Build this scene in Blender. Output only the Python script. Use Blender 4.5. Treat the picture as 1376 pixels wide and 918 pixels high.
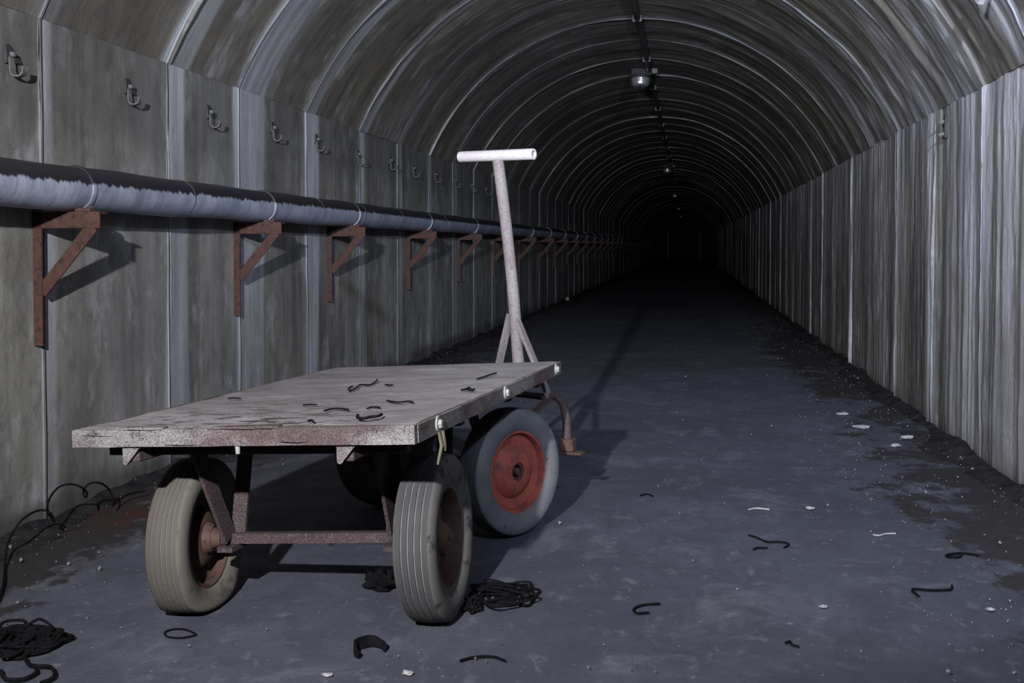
import bpy, bmesh, math, random
import numpy as np
from mathutils import Vector, Matrix, Euler

scene = bpy.context.scene
for o in list(bpy.data.objects):
    bpy.data.objects.remove(o, do_unlink=True)
COL = scene.collection
R = math.radians

# ------------------------------------------------------------------ camera
cam_d = bpy.data.cameras.new('camera')
cam = bpy.data.objects.new('camera', cam_d); COL.objects.link(cam)
cam_d.sensor_fit = 'HORIZONTAL'; cam_d.sensor_width = 36.0
cam_d.lens = 1500.0 / 1376.0 * 36.0
cam_d.shift_y = -88.0 / 1376.0
cam_d.clip_start = 0.05; cam_d.clip_end = 300
cam.location = (0, 0, 1.0)
cam.rotation_euler = (math.pi / 2 - math.atan(40 / 1500.0), 0, math.atan(239 / 1500.0))
scene.camera = cam

# ------------------------------------------------------------------ world, lights, exposure
world = bpy.data.worlds.new('world'); scene.world = world
world.use_nodes = True
bg = world.node_tree.nodes['Background']
bg.inputs[0].default_value = (0.35, 0.4, 0.55, 1); bg.inputs[1].default_value = 0.0005

def torch(name, loc, target, watts, color, angle, blend, radius):
    d = bpy.data.lights.new(name, 'SPOT')
    d.energy = watts; d.color = color; d.spot_size = R(angle); d.spot_blend = blend
    d.shadow_soft_size = radius
    o = bpy.data.objects.new(name, d); COL.objects.link(o)
    o.location = loc
    o.rotation_euler = (Vector(target) - Vector(loc)).to_track_quat('-Z', 'Y').to_euler()
    return o
# the photographer's two hand torches, left and right of the tripod
torch('torch_left_spill', (-0.73, -0.12, 1.74), (-0.95, 7.0, 1.60), 1600, (0.99, 0.985, 1.0), 105, 1.0, 0.03)
torch('torch_left_beam', (-0.73, -0.12, 1.74), (-0.3, 22.0, 1.7), 1400, (0.90, 0.94, 1.0), 46, 1.0, 0.03)
torch('torch_right_spill', (0.85, 0.75, 2.10), (1.15, 8.0, 2.0), 1120, (0.72, 0.81, 1.0), 102, 1.0, 0.04)
torch('torch_right_beam', (0.85, 0.75, 2.10), (0.0, 17.0, 0.3), 1250, (0.74, 0.82, 1.0), 46, 1.0, 0.04)

vs = scene.view_settings
vs.view_transform = 'Standard'; vs.look = 'None'; vs.gamma = 1.0; vs.use_curve_mapping = False
vs.exposure = 0.0

# ------------------------------------------------------------------ numpy noise
def _hash(ix, iy, iz, seed):
    with np.errstate(over='ignore'):
        h = (ix.astype(np.int64) * 374761393 + iy.astype(np.int64) * 668265263 + iz.astype(np.int64) * 2147483647 + seed * 974711) & 0xffffffff
        h = ((h ^ (h >> 13)) * 1274126177) & 0xffffffff
        h = (h ^ (h >> 16)) & 0xffffff
    return h / float(0xffffff)
def vnoise(x, y, z=0.0, seed=0):
    x, y, z = np.broadcast_arrays(np.asarray(x, float), np.asarray(y, float), np.asarray(z, float))
    xi, yi, zi = np.floor(x), np.floor(y), np.floor(z)
    fx, fy, fz = x - xi, y - yi, z - zi
    fx, fy, fz = [t * t * (3 - 2 * t) for t in (fx, fy, fz)]
    r = 0
    for dx in (0, 1):
        for dy in (0, 1):
            for dz in (0, 1):
                w = (fx if dx else 1 - fx) * (fy if dy else 1 - fy) * (fz if dz else 1 - fz)
                r = r + w * _hash(xi + dx, yi + dy, zi + dz, seed)
    return r * 2 - 1
def fbm(x, y, z=0.0, oct=4, seed=0):
    r, a, s = 0, 0.5, 1.0
    for k in range(oct):
        r = r + a * vnoise(np.asarray(x) * s, np.asarray(y) * s, np.asarray(z) * s, seed + k * 17)
        a *= 0.5; s *= 2.03
    return r

# ------------------------------------------------------------------ node helpers
def new_mat(name):
    m = bpy.data.materials.new(name); m.use_nodes = True
    nt = m.node_tree
    return m, nt, nt.nodes['Principled BSDF']
def N(nt, typ, **kw):
    n = nt.nodes.new(typ)
    for k, v in kw.items(): setattr(n, k, v)
    return n
def ramp(nt, src, stops):
    n = N(nt, 'ShaderNodeValToRGB')
    e = n.color_ramp.elements
    while len(e) < len(stops): e.new(0.5)
    for el, (p, c) in zip(e, stops):
        el.position = p; el.color = (c, c, c, 1) if isinstance(c, (int, float)) else (*c, 1)
    nt.links.new(src, n.inputs[0]); return n.outputs[0]
def mixc(nt, fac, a, b, mode='MIX'):
    n = N(nt, 'ShaderNodeMix', data_type='RGBA', blend_type=mode)
    for sock, v in ((n.inputs[0], fac), (n.inputs[6], a), (n.inputs[7], b)):
        if isinstance(v, bpy.types.NodeSocket): nt.links.new(v, sock)
        elif isinstance(v, (int, float)): sock.default_value = v
        else: sock.default_value = (*v, 1)
    return n.outputs[2]
def math_n(nt, op, a, b=0.0, clamp=False):
    n = N(nt, 'ShaderNodeMath', operation=op, use_clamp=clamp)
    for sock, v in ((n.inputs[0], a), (n.inputs[1], b)):
        if isinstance(v, bpy.types.NodeSocket): nt.links.new(v, sock)
        else: sock.default_value = v
    return n.outputs[0]
def noise(nt, vec, scale, detail=5, rough=0.55, sc=None, dist=0.0):
    if sc is not None:
        mp = N(nt, 'ShaderNodeMapping'); mp.inputs['Scale'].default_value = sc
        nt.links.new(vec, mp.inputs['Vector']); vec = mp.outputs[0]
    n = N(nt, 'ShaderNodeTexNoise'); n.inputs['Scale'].default_value = scale
    n.inputs['Detail'].default_value = detail; n.inputs['Roughness'].default_value = rough
    n.inputs['Distortion'].default_value = dist
    nt.links.new(vec, n.inputs['Vector']); return n.outputs[0]
def bump(nt, bsdf, h, strength, dist, prev=None):
    n = N(nt, 'ShaderNodeBump'); n.inputs['Strength'].default_value = strength; n.inputs['Distance'].default_value = dist
    nt.links.new(h, n.inputs['Height'])
    if prev is not None: nt.links.new(prev, n.inputs['Normal'])
    nt.links.new(n.outputs[0], bsdf.inputs['Normal']); return n.outputs[0]
def attr(nt, name, out=2):
    n = N(nt, 'ShaderNodeAttribute', attribute_name=name); return n.outputs[out]
def objco(nt):
    return N(nt, 'ShaderNodeTexCoord').outputs['Object']

# ------------------------------------------------------------------ materials
def mat_concrete(name, base, warm, dark, calc, ridge, fy, ff):
    m, nt, b = new_mat(name)
    fl = attr(nt, 'flow', 1)                       # (arc length, metres along the tunnel, 0)
    big = noise(nt, fl, 1.0, 5, 0.6, (1.1, 1.6, 1))
    col = mixc(nt, ramp(nt, big, [(0.38, 0), (0.62, 1)]), base, warm)
    st = noise(nt, fl, 1.0, 5, 0.58, (0.9, fy, 1))
    col = mixc(nt, math_n(nt, 'MULTIPLY', ramp(nt, st, [(0.46, 0), (0.68, 1)]), 0.7), col, dark)
    mid = noise(nt, fl, 6.0, 7, 0.68, (1.0, 1.4, 1))
    col = mixc(nt, math_n(nt, 'MULTIPLY', ramp(nt, mid, [(0.48, 0), (0.66, 1)]), 0.6), col, dark)
    pat = noise(nt, fl, 3.4, 7, 0.68, (0.8, 1.4, 1))
    col = mixc(nt, math_n(nt, 'MULTIPLY', ramp(nt, pat, [(0.54, 0), (0.70, 1)]), 0.50), col, calc)
    drip = noise(nt, fl, 1.0, 4, 0.55, (0.35, 11.0, 1))
    col = mixc(nt, math_n(nt, 'MULTIPLY', ramp(nt, drip, [(0.60, 0), (0.68, 1)]), 0.30), col, dark)
    fine = noise(nt, fl, 1.0, 5, 0.6, (1.5, 40.0, 1))
    col = mixc(nt, math_n(nt, 'MULTIPLY', ramp(nt, fine, [(0.52, 0), (0.72, 1)]), ff), col, calc)
    pit = noise(nt, fl, 30.0, 5, 0.7)
    col = mixc(nt, math_n(nt, 'MULTIPLY', ramp(nt, pit, [(0.60, 0), (0.70, 1)]), 0.45), col, dark)
    cal = attr(nt, 'calc')
    brk = ramp(nt, noise(nt, fl, 1.0, 6, 0.62, (0.8, 14.0, 1)), [(0.22, 0.15), (0.58, 1)])
    col = mixc(nt, math_n(nt, 'MULTIPLY', cal, brk, True), col, calc)
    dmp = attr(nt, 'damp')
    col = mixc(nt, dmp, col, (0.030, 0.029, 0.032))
    nt.links.new(col, b.inputs['Base Color'])
    nt.links.new(ramp(nt, mid, [(0.3, 0.62), (0.7, 0.88)]), b.inputs['Roughness'])
    h1 = noise(nt, fl, 1.0, 6, 0.65, (2.5, 8.0 + 12.0 * ridge, 1))
    p = bump(nt, b, h1, 0.55 * ridge, 0.02)
    bump(nt, b, noise(nt, fl, 40.0, 6, 0.72), 0.30 + 0.5 * ridge, 0.007, p)
    return m

M = {}
M['left'] = mat_concrete('concrete_left_wall', (0.1332, 0.1310, 0.1238), (0.1560, 0.1525, 0.1370), (0.0540, 0.0518, 0.0504), (0.3600, 0.3744, 0.4320), 0.10, 3.2, 0.04)
M['right'] = mat_concrete('concrete_right_wall', (0.1512, 0.1462, 0.1418), (0.1188, 0.1066, 0.0900), (0.0540, 0.0518, 0.0518), (0.3960, 0.4032, 0.4464), 0.7, 4.0, 0.14)
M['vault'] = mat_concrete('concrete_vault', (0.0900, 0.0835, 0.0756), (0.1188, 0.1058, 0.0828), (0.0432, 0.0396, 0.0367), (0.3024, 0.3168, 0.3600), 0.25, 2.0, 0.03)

def mat_floor():
    m, nt, b = new_mat('dusty_concrete_floor')
    P = objco(nt)
    big = noise(nt, P, 0.9, 5, 0.6)
    col = mixc(nt, ramp(nt, big, [(0.35, 0), (0.65, 1)]), (0.0397, 0.0418, 0.0569), (0.0629, 0.0656, 0.0848))
    n2 = noise(nt, P, 4.5, 7, 0.65)
    col = mixc(nt, math_n(nt, 'MULTIPLY', ramp(nt, n2, [(0.44, 0), (0.60, 1)]), 0.8), col, (0.0385, 0.0397, 0.0530))
    n3 = noise(nt, P, 13.0, 6, 0.7, (1.0, 0.7, 1), 0.4)
    col = mixc(nt, math_n(nt, 'MULTIPLY', ramp(nt, n3, [(0.57, 0), (0.70, 1)]), 0.55), col, (0.1259, 0.1292, 0.1490))
    sc_ = noise(nt, P, 3.2, 7, 0.72, (1.0, 0.8, 1), 0.6)
    col = mixc(nt, math_n(nt, 'MULTIPLY', ramp(nt, sc_, [(0.54, 0), (0.66, 1)]), 0.5), col, (0.1060, 0.1093, 0.1259))
    n5 = noise(nt, P, 8.0, 6, 0.7, (1.6, 0.6, 1))
    col = mixc(nt, math_n(nt, 'MULTIPLY', ramp(nt, n5, [(0.52, 0), (0.66, 1)]), 0.5), col, (0.036, 0.037, 0.050))
    n4 = noise(nt, P, 50.0, 4, 0.6)
    col = mixc(nt, math_n(nt, 'MULTIPLY', ramp(nt, n4, [(0.66, 0), (0.74, 1)]), 0.65), col, (0.1987, 0.1987, 0.2186))
    col = mixc(nt, math_n(nt, 'MULTIPLY', ramp(nt, noise(nt, P, 34.0, 3), [(0.70, 0), (0.76, 1)]), 0.7), col, (0.0132, 0.0132, 0.0159))
    # soil trodden along the two walls, ragged edge
    d = math_n(nt, 'ADD', attr(nt, 'edge'), math_n(nt, 'MULTIPLY', math_n(nt, 'SUBTRACT', noise(nt, P, 2.6, 8, 0.74, (1, 0.7, 1)), 0.5), 2.0))
    soil = mixc(nt, noise(nt, P, 18.0, 5, 0.7), (0.0106, 0.0099, 0.0120), (0.0298, 0.0271, 0.0285))
    pale = ramp(nt, noise(nt, P, 9.0, 6, 0.7), [(0.60, 0), (0.70, 1)])
    soil = mixc(nt, math_n(nt, 'MULTIPLY', pale, 0.55), soil, (0.0994, 0.0960, 0.0927))
    col = mixc(nt, ramp(nt, d, [(0.40, 0), (0.50, 1)]), col, soil)
    col = mixc(nt, math_n(nt, 'MULTIPLY', attr(nt, 'rust'), ramp(nt, noise(nt, P, 7.0, 6, 0.7), [(0.42, 0), (0.6, 1)])), col, (0.0397, 0.0145, 0.0106))
    nt.links.new(col, b.inputs['Base Color'])
    nt.links.new(ramp(nt, n2, [(0.3, 0.55), (0.7, 0.8)]), b.inputs['Roughness'])
    p = bump(nt, b, n2, 0.25, 0.01)
    bump(nt, b, noise(nt, P, 70.0, 5, 0.7), 0.35, 0.004, p)
    return m
M['floor'] = mat_floor()

def mat_simple(name, c1, c2, scale=12, rough=(0.6, 0.85), metal=0.0, bump_s=0.3, bump_d=0.003, spots=None, spot_rng=(0.58, 0.66), spot_scale=None, sc=None, bscale=60):
    m, nt, b = new_mat(name)
    P = objco(nt)
    n = noise(nt, P, scale, 6, 0.62, sc)
    col = mixc(nt, ramp(nt, n, [(0.36, 0), (0.64, 1)]), c1, c2)
    if spots is not None:
        s = noise(nt, P, spot_scale or scale * 3, 6, 0.68)
        col = mixc(nt, ramp(nt, s, [(spot_rng[0], 0), (spot_rng[1], 1)]), col, spots)
    nt.links.new(col, b.inputs['Base Color'])
    nt.links.new(ramp(nt, n, [(0.3, rough[0]), (0.7, rough[1])]), b.inputs['Roughness'])
    b.inputs['Metallic'].default_value = metal
    bump(nt, b, noise(nt, P, bscale, 5, 0.7), bump_s, bump_d)
    return m
M['rust'] = mat_simple('rusted_iron', (0.0340, 0.0158, 0.0118), (0.0500, 0.0235, 0.0175), 14, spots=(0.0150, 0.0085, 0.0075), bump_s=0.5, spot_rng=(0.50, 0.66))
M['rust_dark'] = mat_simple('dark_rusted_iron', (0.0343, 0.0184, 0.0159), (0.0551, 0.0300, 0.0233), 20, spots=(0.0116, 0.0073, 0.0073))
M['hook'] = mat_simple('weathered_hook_iron', (0.0576, 0.0576, 0.0605), (0.1152, 0.1152, 0.1210), 25, spots=(0.0288, 0.0230, 0.0230))
M['hook_dark'] = mat_simple('blackened_iron', (0.0158, 0.0158, 0.0187), (0.0360, 0.0346, 0.0374), 25)
M['conduit'] = mat_simple('grey_conduit_steel', (0.0259, 0.0259, 0.0302), (0.0490, 0.0475, 0.0518), 6, (0.4, 0.65), sc=(1, 0.2, 1))
def mat_peel():
    m, nt, b = new_mat('peeling_paint_on_wood')
    P = objco(nt)
    big = noise(nt, P, 2.8, 6, 0.6, (1, 1, 2))
    col = mixc(nt, ramp(nt, big, [(0.42, 0), (0.56, 1)]), (0.0955, 0.0899, 0.0912), (0.0398, 0.0251, 0.0263))
    mid = noise(nt, P, 14.0, 6, 0.7, (1, 1, 2.5))
    col = mixc(nt, ramp(nt, mid, [(0.55, 0), (0.62, 1)]), col, (0.0226, 0.0184, 0.0190))
    sp = noise(nt, P, 240.0, 3, 0.7)
    col = mixc(nt, math_n(nt, 'MULTIPLY', ramp(nt, sp, [(0.50, 0), (0.60, 1)]), ramp(nt, big, [(0.44, 1.0), (0.56, 0.25)])), col, (0.1457, 0.1402, 0.1402))
    col = mixc(nt, ramp(nt, noise(nt, P, 200.0, 3, 0.7), [(0.56, 0), (0.64, 1)]), col, (0.0184, 0.0147, 0.0159))
    nt.links.new(col, b.inputs['Base Color']); b.inputs['Roughness'].default_value = 0.85
    p = bump(nt, b, mid, 0.5, 0.006); bump(nt, b, sp, 0.4, 0.002, p)
    return m
M['peel'] = mat_peel()
def mat_deck():
    m, nt, b = new_mat('dusty_weathered_deck')
    P = objco(nt)
    big = noise(nt, P, 3.2, 6, 0.62, (0.6, 1.5, 1))
    col = mixc(nt, ramp(nt, big, [(0.36, 0), (0.64, 1)]), (0.0972, 0.0875, 0.0920), (0.1588, 0.1478, 0.1555))
    mid = noise(nt, P, 9.0, 7, 0.68, (0.6, 1.6, 1))
    col = mixc(nt, math_n(nt, 'MULTIPLY', ramp(nt, mid, [(0.50, 0), (0.66, 1)]), 0.6), col, (0.0680, 0.0571, 0.0596))
    pale = noise(nt, P, 17.0, 6, 0.7, (0.6, 1.3, 1))
    col = mixc(nt, math_n(nt, 'MULTIPLY', ramp(nt, pale, [(0.58, 0), (0.66, 1)]), 0.6), col, (0.2203, 0.2138, 0.2236))
    flk = noise(nt, P, 20.0, 5, 0.7, (0.6, 1.4, 1))
    near = attr(nt, 'wear')
    col = mixc(nt, math_n(nt, 'MULTIPLY', ramp(nt, flk, [(0.53, 0), (0.57, 1)]), near), col, (0.0227, 0.0182, 0.0194))
    sp = noise(nt, P, 230.0, 3, 0.7)
    col = mixc(nt, math_n(nt, 'MULTIPLY', ramp(nt, sp, [(0.55, 0), (0.66, 1)]), 0.30), col, (0.2592, 0.2495, 0.2592))
    nt.links.new(col, b.inputs['Base Color']); b.inputs['Roughness'].default_value = 0.9
    p = bump(nt, b, mid, 0.5, 0.006); bump(nt, b, sp, 0.35, 0.002, p)
    return m
M['deck'] = mat_deck()
def mat_tyre(name, c1, c2, dark, dust, wear):
    m, nt, b = new_mat(name)
    P = objco(nt)
    n = noise(nt, P, 7.0, 6, 0.62)
    side = mixc(nt, ramp(nt, n, [(0.36, 0), (0.64, 1)]), c1, c2)
    st = noise(nt, P, 13.0, 7, 0.7)
    side = mixc(nt, ramp(nt, st, [(wear, 0), (wear + 0.07, 1)]), side, dark)
    col = mixc(nt, attr(nt, 'tread'), side, mixc(nt, math_n(nt, 'MULTIPLY', n, 0.6), dark, c1))
    col = mixc(nt, math_n(nt, 'MULTIPLY', attr(nt, 'groove'), ramp(nt, noise(nt, P, 20, 4), [(0.3, 0.4), (0.6, 1)])), col, dust)
    nt.links.new(col, b.inputs['Base Color']); b.inputs['Roughness'].default_value = 0.85
    bump(nt, b, noise(nt, P, 60, 5, 0.7), 0.3, 0.003)
    return m
M['tyre_tan'] = mat_tyre('dusty_tan_tyre', (0.0720, 0.0655, 0.0567), (0.0897, 0.0832, 0.0720), (0.0461, 0.0413, 0.0372), (0.1051, 0.0986, 0.0850), 0.53)
M['tyre_grey'] = mat_tyre('dusty_grey_tyre', (0.0605, 0.0582, 0.0582), (0.0766, 0.0726, 0.0702), (0.0201, 0.0191, 0.0216), (0.1175, 0.1134, 0.1175), 0.53)
M['tyre_blue'] = mat_tyre('bluish_grey_tyre', (0.0606, 0.0637, 0.0704), (0.0912, 0.0912, 0.0967), (0.0153, 0.0153, 0.0178), (0.0937, 0.0937, 0.0991), 0.62)
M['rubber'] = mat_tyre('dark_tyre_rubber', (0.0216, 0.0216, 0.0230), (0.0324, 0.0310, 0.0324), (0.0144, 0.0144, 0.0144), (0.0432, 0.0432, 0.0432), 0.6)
def mat_speckle(name, c1, c2, c3):
    m, nt, b = new_mat(name)
    P = objco(nt)
    col = mixc(nt, ramp(nt, noise(nt, P, 6.0, 5), [(0.4, 0), (0.6, 1)]), c1, c2)
    sp = noise(nt, P, 220.0, 3, 0.7)
    col = mixc(nt, ramp(nt, sp, [(0.53, 0), (0.62, 1)]), col, c3)
    nt.links.new(col, b.inputs['Base Color']); b.inputs['Roughness'].default_value = 0.75
    bump(nt, b, sp, 0.5, 0.003)
    return m
M['frame'] = mat_speckle('flaking_maroon_frame', (0.0214, 0.0134, 0.0153), (0.0306, 0.0184, 0.0202), (0.0618, 0.0532, 0.0557))
M['handle'] = mat_speckle('flaking_pale_handle', (0.0907, 0.0770, 0.0799), (0.1166, 0.1066, 0.1087), (0.0446, 0.0317, 0.0331))
M['grip'] = mat_speckle('pale_painted_grip', (0.2455, 0.2275, 0.2369), (0.2765, 0.2635, 0.2722), (0.1699, 0.1476, 0.1606))
M['bolt'] = mat_simple('zinc_bolt', (0.1454, 0.1433, 0.1404), (0.1850, 0.1829, 0.1771), 40)
M['red_rim'] = mat_simple('rust_streaked_red_rim', (0.1814, 0.0374, 0.0254), (0.2178, 0.0547, 0.0374), 9, spots=(0.0789, 0.0306, 0.0242), spot_rng=(0.48, 0.66), spot_scale=16)
M['rust_rim'] = mat_simple('crusted_rust_rim', (0.0554, 0.0324, 0.0252), (0.0958, 0.0626, 0.0504), 16, spots=(0.1512, 0.1260, 0.1109), spot_rng=(0.62, 0.70), spot_scale=24, bump_s=0.8)
M['hub'] = mat_simple('rust_brown_hub', (0.0864, 0.0490, 0.0346), (0.1498, 0.0979, 0.0749), 22, bump_s=0.6)
M['wire'] = mat_simple('black_wire_insulation', (0.0020, 0.0020, 0.0029), (0.0052, 0.0052, 0.0063), 30, (0.8, 0.95))
M['straw'] = mat_simple('frayed_pale_twine', (0.0596, 0.0523, 0.0359), (0.0808, 0.0739, 0.0523), 40)
M['flake'] = mat_simple('pale_plaster', (0.1742, 0.1742, 0.1824), (0.2406, 0.2406, 0.2488), 30)
M['soil'] = mat_simple('damp_black_soil', (0.0115, 0.0108, 0.0130), (0.0302, 0.0274, 0.0288), 10, spots=(0.0936, 0.0900, 0.0900), spot_rng=(0.62, 0.70), spot_scale=14, bump_s=0.9, bump_d=0.01, bscale=40)
M['rubble'] = mat_simple('concrete_crumbs', (0.0720, 0.0706, 0.0720), (0.1728, 0.1692, 0.1692), 4)
def mat_pipe():
    m, nt, b = new_mat('bitumen_topped_pipe')
    P = objco(nt)
    sx = N(nt, 'ShaderNodeSeparateXYZ'); nt.links.new(P, sx.inputs[0])
    drip = noise(nt, P, 1.0, 5, 0.7, (4.0, 26.0, 3.0))
    e = math_n(nt, 'ADD', sx.outputs[2], math_n(nt, 'MULTIPLY', math_n(nt, 'SUBTRACT', drip, 0.5), 0.06))
    f = ramp(nt, math_n(nt, 'ADD', math_n(nt, 'MULTIPLY', e, 6.0), 0.5), [(0.57, 0), (0.62, 1)])
    blue = mixc(nt, ramp(nt, noise(nt, P, 1.0, 6, 0.65, (6, 9.0, 6)), [(0.36, 0), (0.62, 1)]), (0.1440, 0.1620, 0.2232), (0.2592, 0.2808, 0.3600))
    scr = ramp(nt, noise(nt, P, 1.0, 5, 0.7, (10.0, 60.0, 6.0)), [(0.58, 0), (0.68, 1)])
    blue = mixc(nt, math_n(nt, 'MULTIPLY', scr, 0.6), blue, (0.0648, 0.0684, 0.0936))
    col = mixc(nt, f, blue, (0.0130, 0.0130, 0.0173))
    nt.links.new(col, b.inputs['Base Color'])
    b.inputs['Roughness'].default_value = 0.42
    bump(nt, b, noise(nt, P, 1.0, 5, 0.7, (20, 70, 20)), 0.3, 0.003)
    return m
M['pipe'] = mat_pipe()
def mat_lampglass():
    m, nt, b = new_mat('prismatic_lamp_glass')
    P = objco(nt)
    b.inputs['Base Color'].default_value = (0.86, 0.88, 0.92, 1)
    b.inputs['Metallic'].default_value = 0.9
    nt.links.new(ramp(nt, noise(nt, P, 60, 2), [(0.3, 0.22), (0.7, 0.34)]), b.inputs['Roughness'])
    return m
M['lamp'] = mat_lampglass()

for m_ in M.values():                            # matt, dusty surfaces: little sheen
    b_ = m_.node_tree.nodes['Principled BSDF']
    b_.inputs['Specular IOR Level'].default_value = 0.06 if m_ in (M['wire'], M['soil']) else 0.5 if m_ in (M['pipe'], M['lamp'], M['conduit']) else 0.22
# ------------------------------------------------------------------ object helpers
def link_mesh(name, verts, faces, mat, parent=None, smooth=False, attrs=None):
    me = bpy.data.meshes.new(name)
    me.from_pydata([tuple(v) for v in verts], [], [tuple(f) for f in faces])
    if smooth: me.polygons.foreach_set('use_smooth', [True] * len(me.polygons))
    for k, v in (attrs or {}).items():
        v = np.asarray(v, dtype=np.float32)
        if v.ndim == 2:
            a = me.attributes.new(k, 'FLOAT_VECTOR', 'POINT'); a.data.foreach_set('vector', v.ravel())
        else:
            a = me.attributes.new(k, 'FLOAT', 'POINT'); a.data.foreach_set('value', v)
    me.materials.append(M[mat]); me.update()
    o = bpy.data.objects.new(name, me); COL.objects.link(o)
    if parent: o.parent = parent
    return o
def empty(name, loc=(0, 0, 0), rot=(0, 0, 0)):
    o = bpy.data.objects.new(name, None); COL.objects.link(o)
    o.location = loc; o.rotation_euler = rot; o.empty_display_size = 0.1
    return o
def tag(o, label=None, cat=None, group=None, kind=None):
    if label: o['label'] = label
    if cat: o['category'] = cat
    if group: o['group'] = group
    if kind: o['kind'] = kind
    return o

class MB:                                        # collects shapes of ONE part
    def __init__(s): s.v = []; s.f = []
    def add(s, vs, fs, mat=None):
        n = len(s.v)
        for p in vs:
            p = Vector(p)
            s.v.append(mat @ p if mat is not None else p)
        s.f += [tuple(i + n for i in f) for f in fs]
        return s
    def box(s, x0, x1, y0, y1, z0, z1, mat=None, c=0.0):
        if c > 0:                                # chamfered along all edges
            bm = bmesh.new(); bmesh.ops.create_cube(bm, size=1)
            for v in bm.verts:
                v.co = Vector(((x0 + x1) / 2 + v.co.x * (x1 - x0), (y0 + y1) / 2 + v.co.y * (y1 - y0), (z0 + z1) / 2 + v.co.z * (z1 - z0)))
            bmesh.ops.bevel(bm, geom=bm.edges[:], offset=c, segments=1, affect='EDGES')
            bm.verts.index_update()
            s.add([v.co.copy() for v in bm.verts], [[v.index for v in f.verts] for f in bm.faces], mat); bm.free(); return s
        vs = [(x, y, z) for x in (x0, x1) for y in (y0, y1) for z in (z0, z1)]
        fs = [(0, 1, 3, 2), (4, 6, 7, 5), (0, 4, 5, 1), (2, 3, 7, 6), (0, 2, 6, 4), (1, 5, 7, 3)]
        return s.add(vs, fs, mat)
    def tube(s, pts, rad, seg=10, closed=False, caps=True, mat=None):
        pts = [Vector(p) for p in pts]; n = len(pts)
        rads = rad if isinstance(rad, (list, tuple)) else [rad] * n
        rings = []; up = None
        for i, p in enumerate(pts):
            if closed: t = pts[(i + 1) % n] - pts[i - 1]
            else: t = pts[min(i + 1, n - 1)] - pts[max(i - 1, 0)]
            t.normalize()
            if up is None:
                up = Vector((0, 0, 1)) if abs(t.z) < 0.9 else Vector((0, 1, 0))
            a = t.cross(up)
            if a.length < 1e-5: a = t.orthogonal()
            a.normalize(); bb = a.cross(t).normalized(); up = bb
            rings.append([p + (a * math.cos(2 * math.pi * k / seg) + bb * math.sin(2 * math.pi * k / seg)) * rads[i] for k in range(seg)])
        vs = [q for r_ in rings for q in r_]; fs = []
        for i in range(n if closed else n - 1):
            j = (i + 1) % n
            for k in range(seg):
                k2 = (k + 1) % seg
                fs.append((i * seg + k, i * seg + k2, j * seg + k2, j * seg + k))
        if caps and not closed:
            fs.append(tuple(range(seg))[::-1]); fs.append(tuple((n - 1) * seg + k for k in range(seg)))
        return s.add(vs, fs, mat)
    def bar(s, a, b, w, h, mat=None, up=(0, 0, 1)):      # rectangular bar from a to b
        a = Vector(a); b = Vector(b); t = (b - a).normalized(); u = Vector(up)
        x = t.cross(u)
        if x.length < 1e-4: x = t.orthogonal()
        x.normalize(); z = x.cross(t).normalized()
        vs = [p + x * (sx * w / 2) + z * (sz * h / 2) for p in (a, b) for sx, sz in ((-1, -1), (1, -1), (1, 1), (-1, 1))]
        fs = [(0, 1, 2, 3), (7, 6, 5, 4), (0, 4, 5, 1), (1, 5, 6, 2), (2, 6, 7, 3), (3, 7, 4, 0)]
        return s.add(vs, fs, mat)
    def lathe(s, prof, seg=48, mat=None, closed=True):   # profile (x, r) around the X axis
        vs = []; fs = []; n = len(prof)
        for k in range(seg):
            a = 2 * math.pi * k / seg
            for x, r_ in prof: vs.append((x, r_ * math.cos(a), r_ * math.sin(a)))
        for k in range(seg):
            k2 = (k + 1) % seg
            for i in range(n if closed else n - 1):
                j = (i + 1) % n
                fs.append((k * n + i, k * n + j, k2 * n + j, k2 * n + i))
        return s.add(vs, fs, mat)
    def build(s, name, mat, parent=None, smooth=False):
        o = link_mesh(name, s.v, s.f, mat, parent)
        me = o.data
        bm = bmesh.new(); bm.from_mesh(me); bmesh.ops.recalc_face_normals(bm, faces=bm.faces); bm.to_mesh(me); bm.free()
        if smooth:
            me.polygons.foreach_set('use_smooth', [True] * len(me.polygons))
            me.set_sharp_from_angle(angle=R(38))
        return o
def copy_tree(o, parent=None):
    c = o.copy(); COL.objects.link(c)
    if parent: c.parent = parent
    for ch in o.children: copy_tree(ch, c)
    return c

# ================================================================== THE SETTING
XL, XR = -2.30, 1.344
ZL, ZR = 1.815, 1.745                            # springing of the vault
XC = (XL + XR) / 2; HW = (XR - XL) / 2
RISE = 1.19
RAD = (HW * HW + RISE * RISE) / (2 * RISE)
PHI = math.asin(HW / RAD)
def arch(t, off=0.0):                            # t from 0 (left springing) to 1 (right springing); off = into the concrete
    a = -PHI + 2 * PHI * t
    r_ = RAD + off
    return XC + r_ * np.sin(a), (ZL + (ZR - ZL) * t) + (r_ * np.cos(a) - RAD * math.cos(PHI))
ARC = RAD * 2 * PHI
Y0, Y1 = -4.0, 92.0
rng = np.random.default_rng(7)
joints = [Y0, -3.1, -2.1, -1.15, -0.2, 0.8, 1.75, 2.72, 3.70, 4.68, 5.48, 6.50, 7.60, 8.65, 9.72, 10.75]
while joints[-1] < 34: joints.append(joints[-1] + 1.05 + rng.uniform(-0.06, 0.06))
while joints[-1] < Y1 - 2.2: joints.append(joints[-1] + 2.1)
joints.append(Y1)
JA = np.array(joints)
JW = rng.uniform(0.03, 0.13, len(JA)); JS = rng.uniform(0.15, 1.0, len(JA))
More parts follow.
